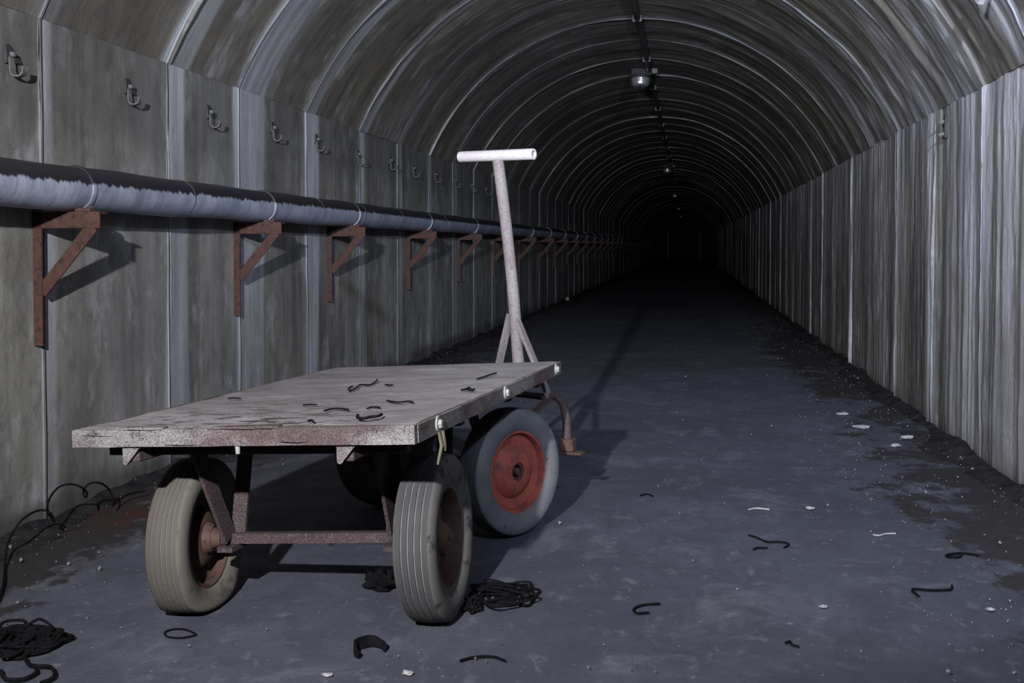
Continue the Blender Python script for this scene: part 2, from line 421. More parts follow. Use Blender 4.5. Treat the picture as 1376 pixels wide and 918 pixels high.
for k_, w_, s_ in ((8, 0.05, 0.75), (9, 0.11, 1.0), (10, 0.16, 0.85), (11, 0.13, 0.85), (12, 0.10, 0.8), (13, 0.07, 0.55), (14, 0.06, 0.9), (15, 0.10, 0.5)):
    JW[k_] = w_; JS[k_] = s_
def jprox(y, shift=0.0):                         # closeness to the nearest construction joints
    v = np.zeros_like(y)
    ya_, yb_ = y.min() - 1.2, y.max() + 1.2
    for j, w, s_ in zip(JA, JW, JS):
        if j < ya_ or j > yb_: continue
        v = np.maximum(v, s_ * np.exp(-((y - j - shift) / min(w, 0.06)) ** 2))
    return v
def grid_faces(na, nb):
    i, j = np.meshgrid(np.arange(na - 1), np.arange(nb - 1), indexing='ij')
    a = i * nb + j
    return np.stack([a, a + 1, a + nb + 1, a + nb], -1).reshape(-1, 4)
def res_for(y):
    if y < 2.0: return 0.06, 0.10
    if y < 9: return 0.014, 0.05
    if y < 16: return 0.024, 0.07
    if y < 35: return 0.06, 0.14
    return 0.25, 0.3

def shell_strip(kind, ya, yb, ny, ns, off=0.0, relief=1.0):
    """points of one surface ('left', 'vault', 'right') between ya and yb; off = outwards into the concrete"""
    y = np.linspace(ya, yb, ny)[:, None] * np.ones((1, ns))
    t = np.linspace(0, 1, ns)[None, :] * np.ones((ny, 1))
    if kind == 'left':
        s = t * ZL; d = np.zeros_like(y)
        if relief:
            d = 0.004 * fbm(s * 2, y * 5, 3, 4) + 0.0022 * fbm(s * 0.8, y * 24, 9, 3) + 0.007 * jprox(y) * (0.6 + fbm(s * 3, y * 9, 5, 3))
        x = XL - off + d; z = s
    elif kind == 'right':
        s = t * ZR
        d = np.zeros_like(y)
        if relief:
            yy = y + 0.012 * fbm(s * 1.5, y * 4, 2, 3)
            d = 0.013 * fbm(s * 0.25, yy * 6, 1, 4, 31) + 0.008 * np.abs(fbm(s * 0.3, yy * 17, 4, 3, 41)) * 1.6 + 0.0045 * fbm(s * 7, y * 26, 8, 3) \
                + 0.010 * jprox(y) * (0.7 + fbm(s * 2, y * 9, 5, 3))
            d = d * 1.15
        x = XR + off - d; z = s
    else:
        s = t * ARC
        d = np.zeros_like(y)
        if relief:
            k = 0.35 + 0.75 * t ** 1.5
            yy = y + 0.02 * fbm(s * 1.5, y * 4, 2, 3)
            d = k * (0.014 * fbm(s * 0.9, yy * 5, 1, 4, 51) + 0.005 * np.abs(fbm(s * 1.0, yy * 13, 4, 3, 61)) * 1.5 + 0.012 * fbm(s * 3.5, y * 6, 8, 4)) \
                + 0.013 * jprox(y) * (0.65 + 0.6 * fbm(s * 1.2, y * 9, 5, 3)) \
                + 0.030 * np.clip((t - 0.62) / 0.3, 0, 1) * np.clip((1 - t) / 0.04, 0, 1) * np.clip(fbm(s * 3.0, y * 9, 14, 4, 71), -0.2, 1) * np.clip((14 - y) / 8, 0, 1)
        x, z = arch(t, off - d)
    return np.stack([x, y, z], -1), s, y, t

def surf_attrs(kind, s, y, t):
    yw = y + 0.035 * fbm(s * 1.0, y * 1.5, 3, 3, 5) + 0.012 * fbm(s * 1.2, y * 18, 3, 3, 15)
    jp = jprox(yw)
    band = np.zeros_like(y)                      # lime washed out of a joint: a band with fairly crisp ragged edges
    ya_, yb_ = y.min() - 1.2, y.max() + 1.2
    for j, w, st in zip(JA, JW, JS):
        if j < ya_ or j > yb_: continue
        e = w * (1.0 + 0.7 * fbm(s * 0.7, 0 * y, j * 3.1, 3, 8))
        band = np.maximum(band, st * np.clip((e + 0.012 - np.abs(yw - j - 0.85 * w)) / 0.03, 0, 1))
    if kind == 'vault':
        calc = (0.62 + 0.25 * fbm(s * 1.5, y * 6, 9, 3)) * band + 0.30 * jp + 0.35 * np.clip(fbm(s * 0.5, y * 5, 12, 4), 0, 1)
        calc += 0.45 * np.clip((t - 0.78) / 0.2, 0, 1) * (0.5 + fbm(s * 2, y * 6, 2, 3)) * (y < 9)
        damp = np.clip(fbm(s * 0.9, y * 0.8, 21, 4) - 0.05, 0, 0.5)
    elif kind == 'left':
        fade = np.clip(0.45 + 0.7 * s / ZL + 0.6 * fbm(s * 0.7, y * 4, 6, 3), 0, 1)
        calc = 0.80 * band * fade + 0.15 * jp + 0.45 * np.clip(fbm(s * 0.35, y * 3.5, 12, 4) - 0.05, 0, 1)
        damp = np.clip(fbm(s * 0.7, y * 1.5, 33, 4) * 0.9 - 0.05, 0, 0.5)
        up = np.clip((s - 1.40 - 0.12 * fbm(0 * s, y * 3, 8, 3)) / 0.12, 0, 1)
        damp = np.maximum(damp, 0.42 * up * (1 - band))
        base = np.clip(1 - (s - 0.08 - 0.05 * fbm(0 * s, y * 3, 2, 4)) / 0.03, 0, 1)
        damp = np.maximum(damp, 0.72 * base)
    else:
        calc = 0.35 * jp + 0.55 * band + 0.85 * np.clip(fbm(s * 0.22, y * 7, 12, 4), 0, 1)
        calc += 0.5 * np.clip(s / ZR - 0.35, 0, 1) + 0.4 * np.clip((6.4 - y) / 1.5, 0, 1)
        damp = np.clip(fbm(s * 0.3, y * 3.2, 43, 4) * 0.9 - 0.05, 0, 0.5)
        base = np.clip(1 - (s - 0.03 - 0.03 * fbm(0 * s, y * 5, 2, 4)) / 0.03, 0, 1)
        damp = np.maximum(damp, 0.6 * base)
    flow = np.stack([s.ravel() + {'left': 0, 'vault': 20, 'right': 40}[kind], y.ravel(), 0 * y.ravel()], -1)
    return dict(flow=flow, calc=np.clip(calc, 0, 1).ravel(), damp=np.clip(damp, 0, 1).ravel())

def make_surface(kind, name, panel_name, label):
    # backing concrete behind the panels, then one panel object per casting bay, then one seam per joint
    ns = 2 if kind != 'vault' else 33
    P, s, y, t = shell_strip(kind, Y0, Y1, 60, ns, 0.035, 0)
    root = link_mesh(name, P.reshape(-1, 3), grid_faces(60, ns), kind, attrs=surf_attrs(kind, s, y, t))
    tag(root, label, None, None, 'structure')
    length = ZL if kind == 'left' else ZR if kind == 'right' else ARC
    for i in range(len(JA) - 1):
        ya, yb = JA[i], JA[i + 1]
        ry, rs = res_for((ya + yb) / 2)
        ny = max(4, int((yb - ya) / ry)); ns = max(4, int(length / rs))
        P, s, y, t = shell_strip(kind, ya + 0.004, yb - 0.004, ny, ns, float(rng.uniform(-0.004, 0.006)))
        at = surf_attrs(kind, s, y, t)
        n0 = ny * ns
        # the edges turn back into the wall so that a panel has depth
        back, _, _, _ = shell_strip(kind, ya + 0.004, yb - 0.004, 2, ns, 0.04, 0)
        V = np.concatenate([P.reshape(-1, 3), back.reshape(-1, 3)])
        F = [tuple(f) for f in grid_faces(ny, ns)]
        for k in range(ns - 1):
            F.append((k, k + 1, n0 + k + 1, n0 + k)); F.append(((ny - 1) * ns + k + 1, (ny - 1) * ns + k, n0 + ns + k, n0 + ns + k + 1))
        idx = np.concatenate([np.arange(ns), (ny - 1) * ns + np.arange(ns)])
        at = {k: np.concatenate([v, v[idx]]) for k, v in at.items()}
        link_mesh(panel_name, V, F, kind, root, True, at)
    for i in range(1, len(JA) - 1):
        if JA[i] < 2 or JA[i] > 34 or (kind == 'left' and i % 3 == 1): continue
        ns = int(length / (0.04 if JA[i] < 16 else 0.1)); nu = 5
        t = np.linspace(0.0, 1, ns)[:, None] * np.ones((1, nu)); s = t * length
        w = (0.012 + 0.022 * JS[i]) * (0.75 + 0.9 * fbm(s * 1.8, 0 * s, i, 4))
        w = np.clip(w, 0.006, 0.06) * (0.30 if kind == 'left' else 0.8)
        u = np.linspace(-1, 1, nu)[None, :]
        cen = JA[i] + (0.05 if kind == 'left' else 0.03) * fbm(s * 1.3, 0 * s + 5, i, 4)
        h = (0.012 + 0.012 * (0.5 + fbm(s * 2.5, 0 * s, i + 40, 4))) * (0.3 if kind == 'left' else 1.0)
        h = h * (0.35 + 0.65 * JS[i]) * np.clip(0.75 + 1.6 * fbm(s * 0.9, 0 * s + 3, i + 7, 3), 0.05, 1.3)
        d = -0.004 + h * (1 - u ** 2) ** 0.6 + 0.003 * fbm(s * 20, u * 3 + 0 * s, i, 2)
        y = cen + u * w
        if kind == 'left': x, z = XL + d, s
        elif kind == 'right': x, z = XR - d, s
        else: x, z = arch(t, -d)
        at = surf_attrs(kind, s, y, t); at['calc'] = np.clip((0.15 + 0.5 * JS[i] + 0.9 * fbm(s * 1.2, u + 0 * s, i, 3)) * (0.4 if kind == 'left' else 0.5), 0, 1).ravel()
        link_mesh('joint_seam', np.stack([x, y, z], -1).reshape(-1, 3), grid_faces(ns, nu), kind, root, True, at)
    return root
wall_left = make_surface('left', 'wall_left', 'wall_panel', 'grey concrete wall with pale streaks behind the bracketed pipe')
wall_right = make_surface('right', 'wall_right', 'wall_panel', 'ridged concrete wall with pale vertical runs, right of the floor')
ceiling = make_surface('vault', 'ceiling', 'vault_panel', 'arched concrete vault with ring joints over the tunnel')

# floor: one cast slab, gently uneven
def floor_z(x, y):
    return 0.004 * fbm(x * 1.3, y * 1.3, 2, 3)
ys = np.concatenate([np.arange(Y0, 2, 0.25), np.arange(2, 14, 0.07), np.arange(14, 30, 0.3), np.linspace(30, Y1, 50)])
xs = np.linspace(XL - 0.03, XR + 0.03, 60)
yy, xx = np.meshgrid(ys, xs, indexing='ij')
V = np.stack([xx, yy, floor_z(xx, yy) - 0.004], -1).reshape(-1, 3)
edge = np.clip(np.maximum(1 - (XR - xx) / 0.85, 1 - (xx - XL) / 0.75), -0.6, 1)
edge = edge * (0.75 + 0.25 * np.sin(yy * 0.7)) + 0.10 * (xx > 0) - 0.22 * np.clip((4.4 - yy) / 1.0, 0, 1) * (xx > 0)
rust = np.clip(1 - np.hypot((xx + 2.05) / 0.28, (yy - 3.95) / 0.42), 0, 1) * 1.6
floor = link_mesh('floor', V, grid_faces(len(ys), len(xs)), 'floor', None, True, dict(edge=edge.ravel(), rust=np.clip(rust, 0, 1).ravel()))
tag(floor, 'dark bluish concrete floor with soil trodden along both walls', None, None, 'structure')

# far end bulkhead with a doorway between pale posts
mb = MB(); mb.box(XL - 0.1, -1.75, Y1, Y1 + 0.3, 0, 3.1); mb.box(0.85, XR + 0.1, Y1, Y1 + 0.3, 0, 3.1); mb.box(-1.75, 0.85, Y1, Y1 + 0.3, 2.15, 3.1); mb.box(-1.75, 0.85, Y1 + 1.0, Y1 + 1.2, 0, 2.2)
end = mb.build('wall_back', 'rubber'); tag(end, 'dark end wall with an open doorway far down the tunnel', None, None, 'structure')
for xa in (-1.8, 0.78):
    MB().box(xa, xa + 0.12, Y1 - 0.06, Y1 + 0.1, 0, 2.15, c=0.01).build('door_post', 'flake', end)

# soil drifted against the two walls (nobody could count it)
def soil_bank(name, side, label, w0, h0):
    ysn = np.arange(2.2, 40, 0.06); nu = 12
    u = np.linspace(0, 1, nu)[None, :]; y = ysn[:, None] * np.ones((1, nu))
    w = w0 * (0.75 + 0.9 * fbm(y * 1.1, 0 * y, 3, 4))
    w = np.clip(w, 0.05, 0.6)
    h = h0 * (0.9 + 1.0 * fbm(y * 1.9, 0 * y + 4, 5, 3))
    z = -0.012 + (np.clip(h, 0.012, 1) + 0.012) * (1 - u) ** 1.4 * (1 + 0.5 * fbm(u * 4, y * 8, 2, 3)) + 0.008 * fbm(u * 6, y * 14, 2, 3)
    x = (XL + 0.006 + u * w) if side < 0 else (XR - 0.006 - u * w)
    o = link_mesh(name, np.stack([x, y, z], -1).reshape(-1, 3), grid_faces(len(ysn), nu), 'soil', None, True)
    tag(o, label, 'soil', None, 'stuff')
soil_bank('soil_bank', -1, 'dark soil drifted along the foot of the pipe-side wall', 0.26, 0.028)
soil_bank('soil_bank', 1, 'black soil drifted along the foot of the ridged wall', 0.24, 0.03)
def crumbs(name, x0, x1, n, label, seed):
    r_ = random.Random(seed); mb = MB()
    for k in range(n):
        y = 2.6 + 14 * r_.random() ** 1.8; t = r_.random() ** 1.7; x = x0 + (x1 - x0) * t
        s = r_.uniform(0.0015, 0.0045) * (2.0 if r_.random() < 0.06 else 1)
        mt = Matrix.Translation((x, y, s * 0.3 + 0.012 * (1 - t))) @ Euler((r_.uniform(0, 6), r_.uniform(0, 6), r_.uniform(0, 6))).to_matrix().to_4x4()
        mb.add([(s, 0, 0), (-s * .8, s * .6, 0), (-s * .7, -s * .7, 0), (0, 0, s), (0, s * .2, -s * .7)], [(0, 1, 3), (1, 2, 3), (2, 0, 3), (1, 0, 4), (2, 1, 4), (0, 2, 4)], mt)
    tag(mb.build(name, 'rubble'), label, 'rubble', None, 'stuff')
crumbs('concrete_crumbs', XR - 0.09, XR - 0.75, 700, 'pale concrete crumbs scattered on the soil by the ridged wall', 3)
crumbs('concrete_crumbs', XL + 0.09, XL + 0.6, 380, 'pale concrete crumbs scattered below the bracketed pipe', 5)
crumbs('floor_grit', 0.9, -1.7, 260, 'fine pale grit sprinkled over the open floor', 8)

# ================================================================== PIPE AND BRACKETS ON THE LEFT WALL
brackets_y = [1.75, 3.665, 5.425, 6.905, 8.93, 10.95]
while brackets_y[-1] < 64: brackets_y.append(brackets_y[-1] + 2.0)
PX, PZ, PR = -2.165, 1.205, 0.078
pipe = empty('wall_pipe', (PX, Y0, PZ))
tag(pipe, 'long black and blue-grey pipe carried on rusty brackets along the wall', 'pipe')
edges = [Y0] + [y_ + 0.025 for y_ in brackets_y] + [Y1]
for a_, b_ in zip(edges[:-1], edges[1:]):
    n = max(2, int((b_ - a_) / 0.25)) if a_ < 20 else 2
    mb = MB()
    rr = random.Random(int(a_ * 100))
    ring = [(PR * (1 + 0.012 * rr.uniform(-1, 1))) for _ in range(n + 1)]
    mb.tube([(0, a_ - Y0 + 0.004 + (b_ - a_ - 0.008) * k / n, 0.003 * math.sin(k * 1.7)) for k in range(n + 1)], ring, 28)
    mb.build('pipe_section', 'pipe', pipe, True)
for b_ in edges[1:-1]:
    if b_ < 36:
        mb = MB()
        mb.lathe([(-0.016, PR * 0.97), (-0.016, PR + 0.004), (-0.004, PR + 0.006), (0.012, PR + 0.004), (0.012, PR * 0.97)], 28, Matrix.Translation((0, b_ - Y0, 0)) @ Matrix.Rotation(math.pi / 2, 4, 'Z'))
        mb.build('pipe_collar', 'pipe', pipe, True)
for b_ in (2.4, 4.5, 6.2, 7.05, 8.0, 9.5):       # thin binding wires round the lagging
    MB().lathe([(-0.003, PR), (-0.003, PR + 0.003), (0.003, PR + 0.003), (0.003, PR)], 24, Matrix.Translation((0, b_ - Y0, 0)) @ Matrix.Rotation(math.pi / 2 + 0.08, 4, 'Z')).build('binding_wire', 'hook_dark', pipe, True)

def make_bracket():
    root = empty('pipe_bracket')                 # origin on the wall, at the top of the upright
    MB().box(0.0, 0.010, -0.027, 0.027, -0.475, 0.0).box(0.010, 0.034, -0.027, -0.019, -0.475, 0.0).build('upright', 'rust', root)
    MB().box(0.0, 0.255, -0.027, -0.019, -0.058, 0.0).box(0.0, 0.255, -0.019, 0.027, -0.008, 0.0).build('arm', 'rust', root)
    mb = MB(); mb.bar((0.225, 0.0, -0.045), (0.020, 0.0, -0.285), 0.040, 0.008); mb.bar((0.225, -0.018, -0.052), (0.026, -0.018, -0.285), 0.008, 0.044); mb.build('brace', 'rust', root)
    mb = MB(); mb.tube([(0.20, 0.012, -0.012), (0.20, 0.012, 0.022)], 0.011, 6); mb.build('bolt', 'rust_dark', root)
    MB().box(0.155, 0.215, -0.022, 0.02, 0.0, 0.014, c=0.004).build('pipe_rest', 'rust_dark', root)
    for z in (-0.36, -0.08):
        MB().tube([(0.009, 0.006, z), (0.020, 0.006, z)], 0.010, 6).build('bolt', 'rust_dark', root)
    return root
ordw = ['nearest', 'second nearest', 'third', 'fourth', 'fifth', 'sixth', 'seventh', 'eighth']
br0 = make_bracket(); first = True
vis = 0
for k, y_ in enumerate(brackets_y):
    if y_ < 2.5: continue
    b = br0 if first else copy_tree(br0); first = False
    b.location = (XL + 0.002, y_, 1.122); b['category'] = 'bracket'; b['group'] = 'brackets under the wall pipe'
    if vis == 0: b['label'] = 'largest rusty triangular pipe bracket, nearest the left picture edge'
    elif vis < 11: b['label'] = '%s pipe bracket, %s one along the wall from the left' % ('rusty triangular' if vis < 5 else 'small dim rusty', ['', 'second', 'third', 'fourth', 'fifth', 'sixth', 'seventh', 'eighth', 'ninth', 'tenth', 'eleventh'][vis])
    else: b['label'] = 'tiny rusty pipe bracket deep in the dark end of the bracket row'
    vis += 1

# cable hooks high on the left wall
def make_hook():
    root = empty('cable_hook')                   # origin on the wall at mid height
    mb = MB()                                    # pointed back plate
    mb.add([(0, -0.026, -0.012), (0, 0.058, -0.006), (0, 0.046, 0.012), (0, -0.008, 0.052), (0, -0.026, 0.048)] + [(0.010, -0.026, -0.012), (0.010, 0.058, -0.006), (0.010, 0.046, 0.012), (0.010, -0.008, 0.052), (0.010, -0.026, 0.048)],
           [(4, 3, 2, 1, 0), (5, 6, 7, 8, 9)] + [(i, (i + 1) % 5, 5 + (i + 1) % 5, 5 + i) for i in range(5)])
    mb.build('back_plate', 'hook_dark', root)
    MB().tube([(0.006, 0.0, 0.02), (0.026, 0.0, 0.018)], [0.010, 0.008], 6).build('bolt', 'hook', root)
    mb = MB(); pts = [(0.008, 0, 0.010), (0.012, 0, -0.012), (0.013, 0, -0.034)]
    for k in range(11):
        a = math.pi + math.pi * k / 10
        pts.append((0.036 + 0.023 * math.cos(a), 0, -0.036 + 0.020 * math.sin(a)))
    pts.append((0.060, 0, -0.024))
    for p0, p1 in zip(pts[:-1], pts[1:]): mb.bar(p0, p1, 0.005, 0.030, up=(0, 1, 0.001))
    mb.build('cradle', 'hook', root)
    return root
hook_y = [3.507, 4.318, 5.109, 5.937, 6.673, 7.549, 8.40, 9.12, 9.93, 10.80, 11.65, 12.5, 13.35]
hk0 = make_hook(); first = True
for k, y_ in enumerate(hook_y):
    h = hk0 if first else copy_tree(hk0); first = False
    h.location = (XL + 0.003, y_, 1.635 + [0, .004, -.006, .006, .01, -.01, .012, 0, 0, 0, 0, 0, 0][k])
    h.rotation_euler = (R([3, -2, 5, 0, -4, 2, 0, 3, -3, 0, 2, 0, 0][k]), 0, 0)
    h['category'] = 'hook'; h['group'] = 'cable hooks above the wall pipe'
    h['label'] = ('iron cable hook high on the wall, nearest the left picture edge' if k == 0 else
                  'iron cable hook above the pipe, %s one along the wall from the left' % ['', 'second', 'third', 'fourth', 'fifth', 'sixth', 'seventh', 'eighth', 'ninth', 'tenth'][k] if k < 10 else
                  'faint iron cable hook behind the trolley grip, in the dark')

# ================================================================== CONDUIT AND LAMPS ON THE CROWN
CX = -0.452
def crown(x):
    t = (math.asin((x - XC) / RAD) + PHI) / (2 * PHI)
    return float(arch(np.array(t))[1])
cz = crown(CX) - 0.030
con = empty('ceiling_conduit', (CX, Y0, cz))
tag(con, 'dark cable conduit running along the crown of the vault', 'conduit')
rr = random.Random(4)
pts = [(0.006 * math.sin(y * 1.3) + rr.uniform(-.004, .004), y - Y0, rr.uniform(-.004, .004)) for y in np.arange(Y0, 30, 0.5)] + [(0, Y1 - Y0, 0)]
MB().tube(pts, 0.028, 10).build('tube', 'conduit', con, True)
for y_ in np.arange(1.2, 40, 2.1):
    MB().box(-0.042, 0.042, y_ - Y0 - 0.010, y_ - Y0 + 0.010, -0.030, 0.030, c=0.004).build('saddle_clip', 'conduit', con)
lamp_y = [12.55, 27.4, 41.3, 55.8, 71.0]
def make_lamp():
    root = empty('bulkhead_lamp')                # origin at the crown
    MB().box(-0.10, 0.085, -0.075, 0.075, -0.055, 0.02, c=0.012).build('housing', 'hook_dark', root)
    MB().tube([(-0.02, 0, -0.05), (-0.02, 0, -0.075)], [0.085, 0.080], 20).build('rim_ring', 'hook_dark', root, True)
    prof = [(-0.004, 0.080), (0.016, 0.081), (0.018, 0.077), (0.036, 0.078), (0.038, 0.074), (0.054, 0.073)]
    for k in range(1, 8):
        a = math.pi / 2 * k / 7
        prof.append((0.054 + 0.026 * math.sin(a), max(0.001, 0.072 * math.cos(a))))
    mb = MB(); mb.lathe(prof, 26, Matrix.Translation((-0.02, 0, -0.070)) @ Matrix.Rotation(math.pi / 2, 4, 'Y'), closed=False)
    g = mb.build('glass_dome', 'lamp', root, True)
    for a in (0, 90):                            # wire guard over the glass
        pts = [Matrix.Rotation(R(a), 3, 'Z') @ Vector((0.086 * math.cos(math.pi * k / 12), 0, -0.070 - 0.090 * math.sin(math.pi * k / 12) ** 0.6)) for k in range(13)]
        MB().tube([p + Vector((-0.02, 0, 0)) for p in pts], 0.0028, 5).build('guard_wire', 'hook_dark', g)
    MB().box(0.075, 0.135, -0.035, 0.035, -0.040, 0.015, c=0.006).build('junction_box', 'conduit', root)
    return root
lp0 = make_lamp(); first = True
lamp_lab = ['largest bulkhead lamp with glinting glass beside the crown conduit', 'second bulkhead lamp down the tunnel on the crown', 'third bulkhead lamp down the tunnel, a small glint', 'fourth bulkhead lamp, a tiny glint deep in the tunnel', 'farthest bulkhead lamp, lowest tiny glint in the dark']
for y_, lab in zip(lamp_y, lamp_lab):
    l = lp0 if first else copy_tree(lp0); first = False; l.scale = (1.25, 1.25, 1.25)
    l.location = (CX - 0.075, y_, crown(CX - 0.075) - 0.01); tag(l, lab, 'lamp', 'bulkhead lamps along the crown')

# small fixings on the right-hand side
fx = empty('wall_fixing', (XR - 0.012, 6.20, 1.63)); tag(fx, 'small iron fixing with two bolts high on the ridged wall', 'fixing')
MB().box(-0.010, 0.012, -0.018, 0.018, -0.06, 0.06, c=0.003).build('plate', 'hook_dark', fx)
for z in (-0.035, 0.03): MB().tube([(-0.008, 0, z), (-0.035, 0.003, z - 0.008)], 0.008, 6).build('bolt', 'hook', fx)
xk, zk = [float(v) for v in arch(np.array(0.93), -0.015)]
nub = empty('plaster_nub', (xk, 4.75, zk)); tag(nub, 'knobbly pale lump of plaster low on the vault, top right', 'lump')
bm = bmesh.new(); bmesh.ops.create_icosphere(bm, subdivisions=2, radius=0.022)
for v in bm.verts: v.co *= 1 + 0.35 * float(vnoise(v.co.x * 60, v.co.y * 60, v.co.z * 60))
MB().add([v.co.copy() for v in bm.verts], [[v.index for v in f.verts] for f in bm.faces]).build('lump', 'flake', nub); bm.free()
MB().tube([(0, 0.02, 0.01), (-0.015, 0.05, -0.03), (0.005, 0.11, -0.07)], [0.02, 0.026, 0.010], 7).build('crust', 'rubble', nub, True)

# ================================================================== THE TROLLEY
CART = Matrix.Translation((-1.0, 2.9, 0)) @ Matrix.Rotation(R(-5.4), 4, 'Z') @ Matrix.Rotation(-0.053, 4, 'Y') @ Matrix.Rotation(-0.0086, 4, 'X')
CI = CART.inverted()
cart = empty('platform_trolley'); cart.matrix_world = CART
tag(cart, 'old four-wheeled platform trolley with weathered deck and upright pulling handle', 'trolley')

# deck of boards laid across, peeling front board, edge strips
DX0, DX1, DY0, DY1, DT = 0.019 - 0.443, 0.019 + 0.443, -0.432, 1.147, 0.570
TH = 0.043
def board(x0, x1, y0, y1, z0, z1, nx, ny, amp, seed, name, mat, ragged=0.0):
    """a board as a closed box whose top and edges are worn uneven"""
    vs = []; fs = []
    X = np.linspace(x0, x1, nx); Y = np.linspace(y0, y1, ny)
    for lvl, z in ((0, z0), (1, z1)):
        for i in range(nx):
            for j in range(ny):
                e = (i in (0, nx - 1)) or (j in (0, ny - 1))
                dz = amp * float(fbm(X[i] * 9, Y[j] * 9, seed, 3)) * (1 if lvl else 0.3)
                dx = dy = 0
                if ragged and j == 0:
                    dy = ragged * float(fbm(X[i] * 12, lvl * 3.3, seed + 9, 4))
                if e and lvl: dz -= 0.002
                vs.append((X[i] + dx, Y[j] + dy, z + dz))
    n = nx * ny
    for i in range(nx - 1):
        for j in range(ny - 1):
            a = i * ny + j
            fs.append((a, a + 1, a + ny + 1, a + ny)); fs.append((n + a, n + a + ny, n + a + ny + 1, n + a + 1))
    for i in range(nx - 1):
        for j in (0, ny - 1):
            a, b = i * ny + j, (i + 1) * ny + j; fs.append((a, b, n + b, n + a))
    for j in range(ny - 1):
        for i in (0, nx - 1):
            a, b = i * ny + j, i * ny + j + 1; fs.append((a, b, n + b, n + a))
    return MB().add(vs, fs).build(name, mat, cart)
by0 = DY0 + 0.022
dk = board(DX0 + 0.008, DX1 - 0.008, by0, DY1, DT - TH + 0.002, DT, 70, 110, 0.0045, 3, 'deck_sheet', 'deck')
co = np.array([v.co[:] for v in dk.data.vertices])
wear = np.clip(1 - (co[:, 1] - DY0) / 0.55, 0, 1) * np.clip(1.1 - 1.0 * np.abs(co[:, 0] + 0.05) / 0.45, 0, 1) * 1.3 + 0.15
dk.data.attributes.new('wear', 'FLOAT', 'POINT').data.foreach_set('value', np.clip(wear, 0, 1).astype(np.float32))
fb = board(DX0, DX1, DY0, by0 - 0.001, DT - TH, DT, 90, 4, 0.0022, 60, 'front_board', 'peel', 0.007)
fb['label'] = 'peeling painted front edge board'
for xa, xb in ((DX0, DX0 + 0.007), (DX1 - 0.007, DX1 + 0.002)):
    board(xa, xb, by0, DY1, DT - TH, DT - 0.001, 3, 70, 0.0015, 71, 'edge_strip', 'peel')
board(DX0, DX1, DY1 + 0.001, DY1 + 0.012, DT - TH, DT - 0.001, 30, 3, 0.0015, 75, 'edge_strip', 'peel')
# splintered layers lifting off the front board
rr = random.Random(12)
for k, (xa, w, z) in enumerate(((-0.30, 0.13, 0.003), (-0.17, 0.10, -0.034), (-0.05, 0.16, 0.002), (0.13, 0.07, -0.030), (-0.38, 0.08, -0.010), (0.05, 0.08, 0.003))):
    y0 = DY0 - 0.004
    mb = MB(); mb.add([(xa, y0, DT + z), (xa + w * .3, y0 - 0.005, DT + z + 0.002), (xa + w * .7, y0 - 0.003, DT + z - 0.001), (xa + w, y0 + 0.002, DT + z),
            (xa + w * .95, y0 + 0.03, DT + max(z, 0.0) * 1), (xa + w * .5, y0 + 0.04, DT + max(z, 0)), (xa + 0.01, y0 + 0.028, DT + max(z, 0))] +
           [(xa, y0, DT + z - .004), (xa + w * .3, y0 - 0.005, DT + z - 0.003), (xa + w * .7, y0 - 0.003, DT + z - 0.005), (xa + w, y0 + 0.002, DT + z - .004),
            (xa + w * .95, y0 + 0.03, DT + max(z, 0) - .004), (xa + w * .5, y0 + 0.04, DT + max(z, 0) - .004), (xa + 0.01, y0 + 0.028, DT + max(z, 0) - .004)],
           [(0, 1, 2, 3, 4, 5, 6), (13, 12, 11, 10, 9, 8, 7)] + [(i, (i + 1) % 7, 7 + (i + 1) % 7, 7 + i) for i in range(7)])
    mb.build('wood_splinter', 'peel', cart)
# bolts on the right edge strip (positions along the deck)
for y_ in (-0.27, 0.36, 1.06):
    mb = MB(); mb.tube([(DX1 + 0.001, y_, DT - 0.020), (DX1 + 0.006, y_, DT - 0.020)], [0.020, 0.019], 14); o = mb.build('washer', 'bolt', cart, True)
    MB().tube([(DX1 + 0.005, y_, DT - 0.020), (DX1 + 0.014, y_, DT - 0.020)], [0.012, 0.010], 6).build('bolt_head', 'bolt', o)
# underframe: two long bearers, cross members
DB = DT - TH
for xc in (-0.275, 0.285):
    MB().box(xc - 0.017, xc + 0.017, DY0 + 0.025, DY1 - 0.03, DB - 0.042, DB - 0.001, c=0.003).build('bearer', 'frame', cart)
    mb = MB(); mb.add([(xc - 0.019, DY0 + 0.012, DB - 0.001), (xc + 0.030, DY0 + 0.012, DB - 0.001), (xc - 0.010, DY0 + 0.012, DB - 0.046), (xc - 0.019, DY0 + 0.012, DB - 0.044),
                      (xc - 0.019, DY0 + 0.022, DB - 0.001), (xc + 0.030, DY0 + 0.022, DB - 0.001), (xc - 0.010, DY0 + 0.022, DB - 0.046), (xc - 0.019, DY0 + 0.022, DB - 0.044)],
                     [(0, 1, 2, 3), (7, 6, 5, 4), (0, 4, 5, 1), (1, 5, 6, 2), (2, 6, 7, 3), (3, 7, 4, 0)])
    mb.build('end_gusset', 'peel', cart)
for y_ in (-0.33, 0.10, 0.62, 1.02):
    MB().box(-0.38, 0.41, y_ - 0.02, y_ + 0.02, DB - 0.034, DB - 0.0015, c=0.002).build('cross_member', 'frame', cart)
MB().tube([(0.015, DY0 + 0.012, DB - 0.001), (0.015, DY0 + 0.012, DB - 0.020)], [0.006, 0.005], 8).build('bolt', 'bolt', cart)

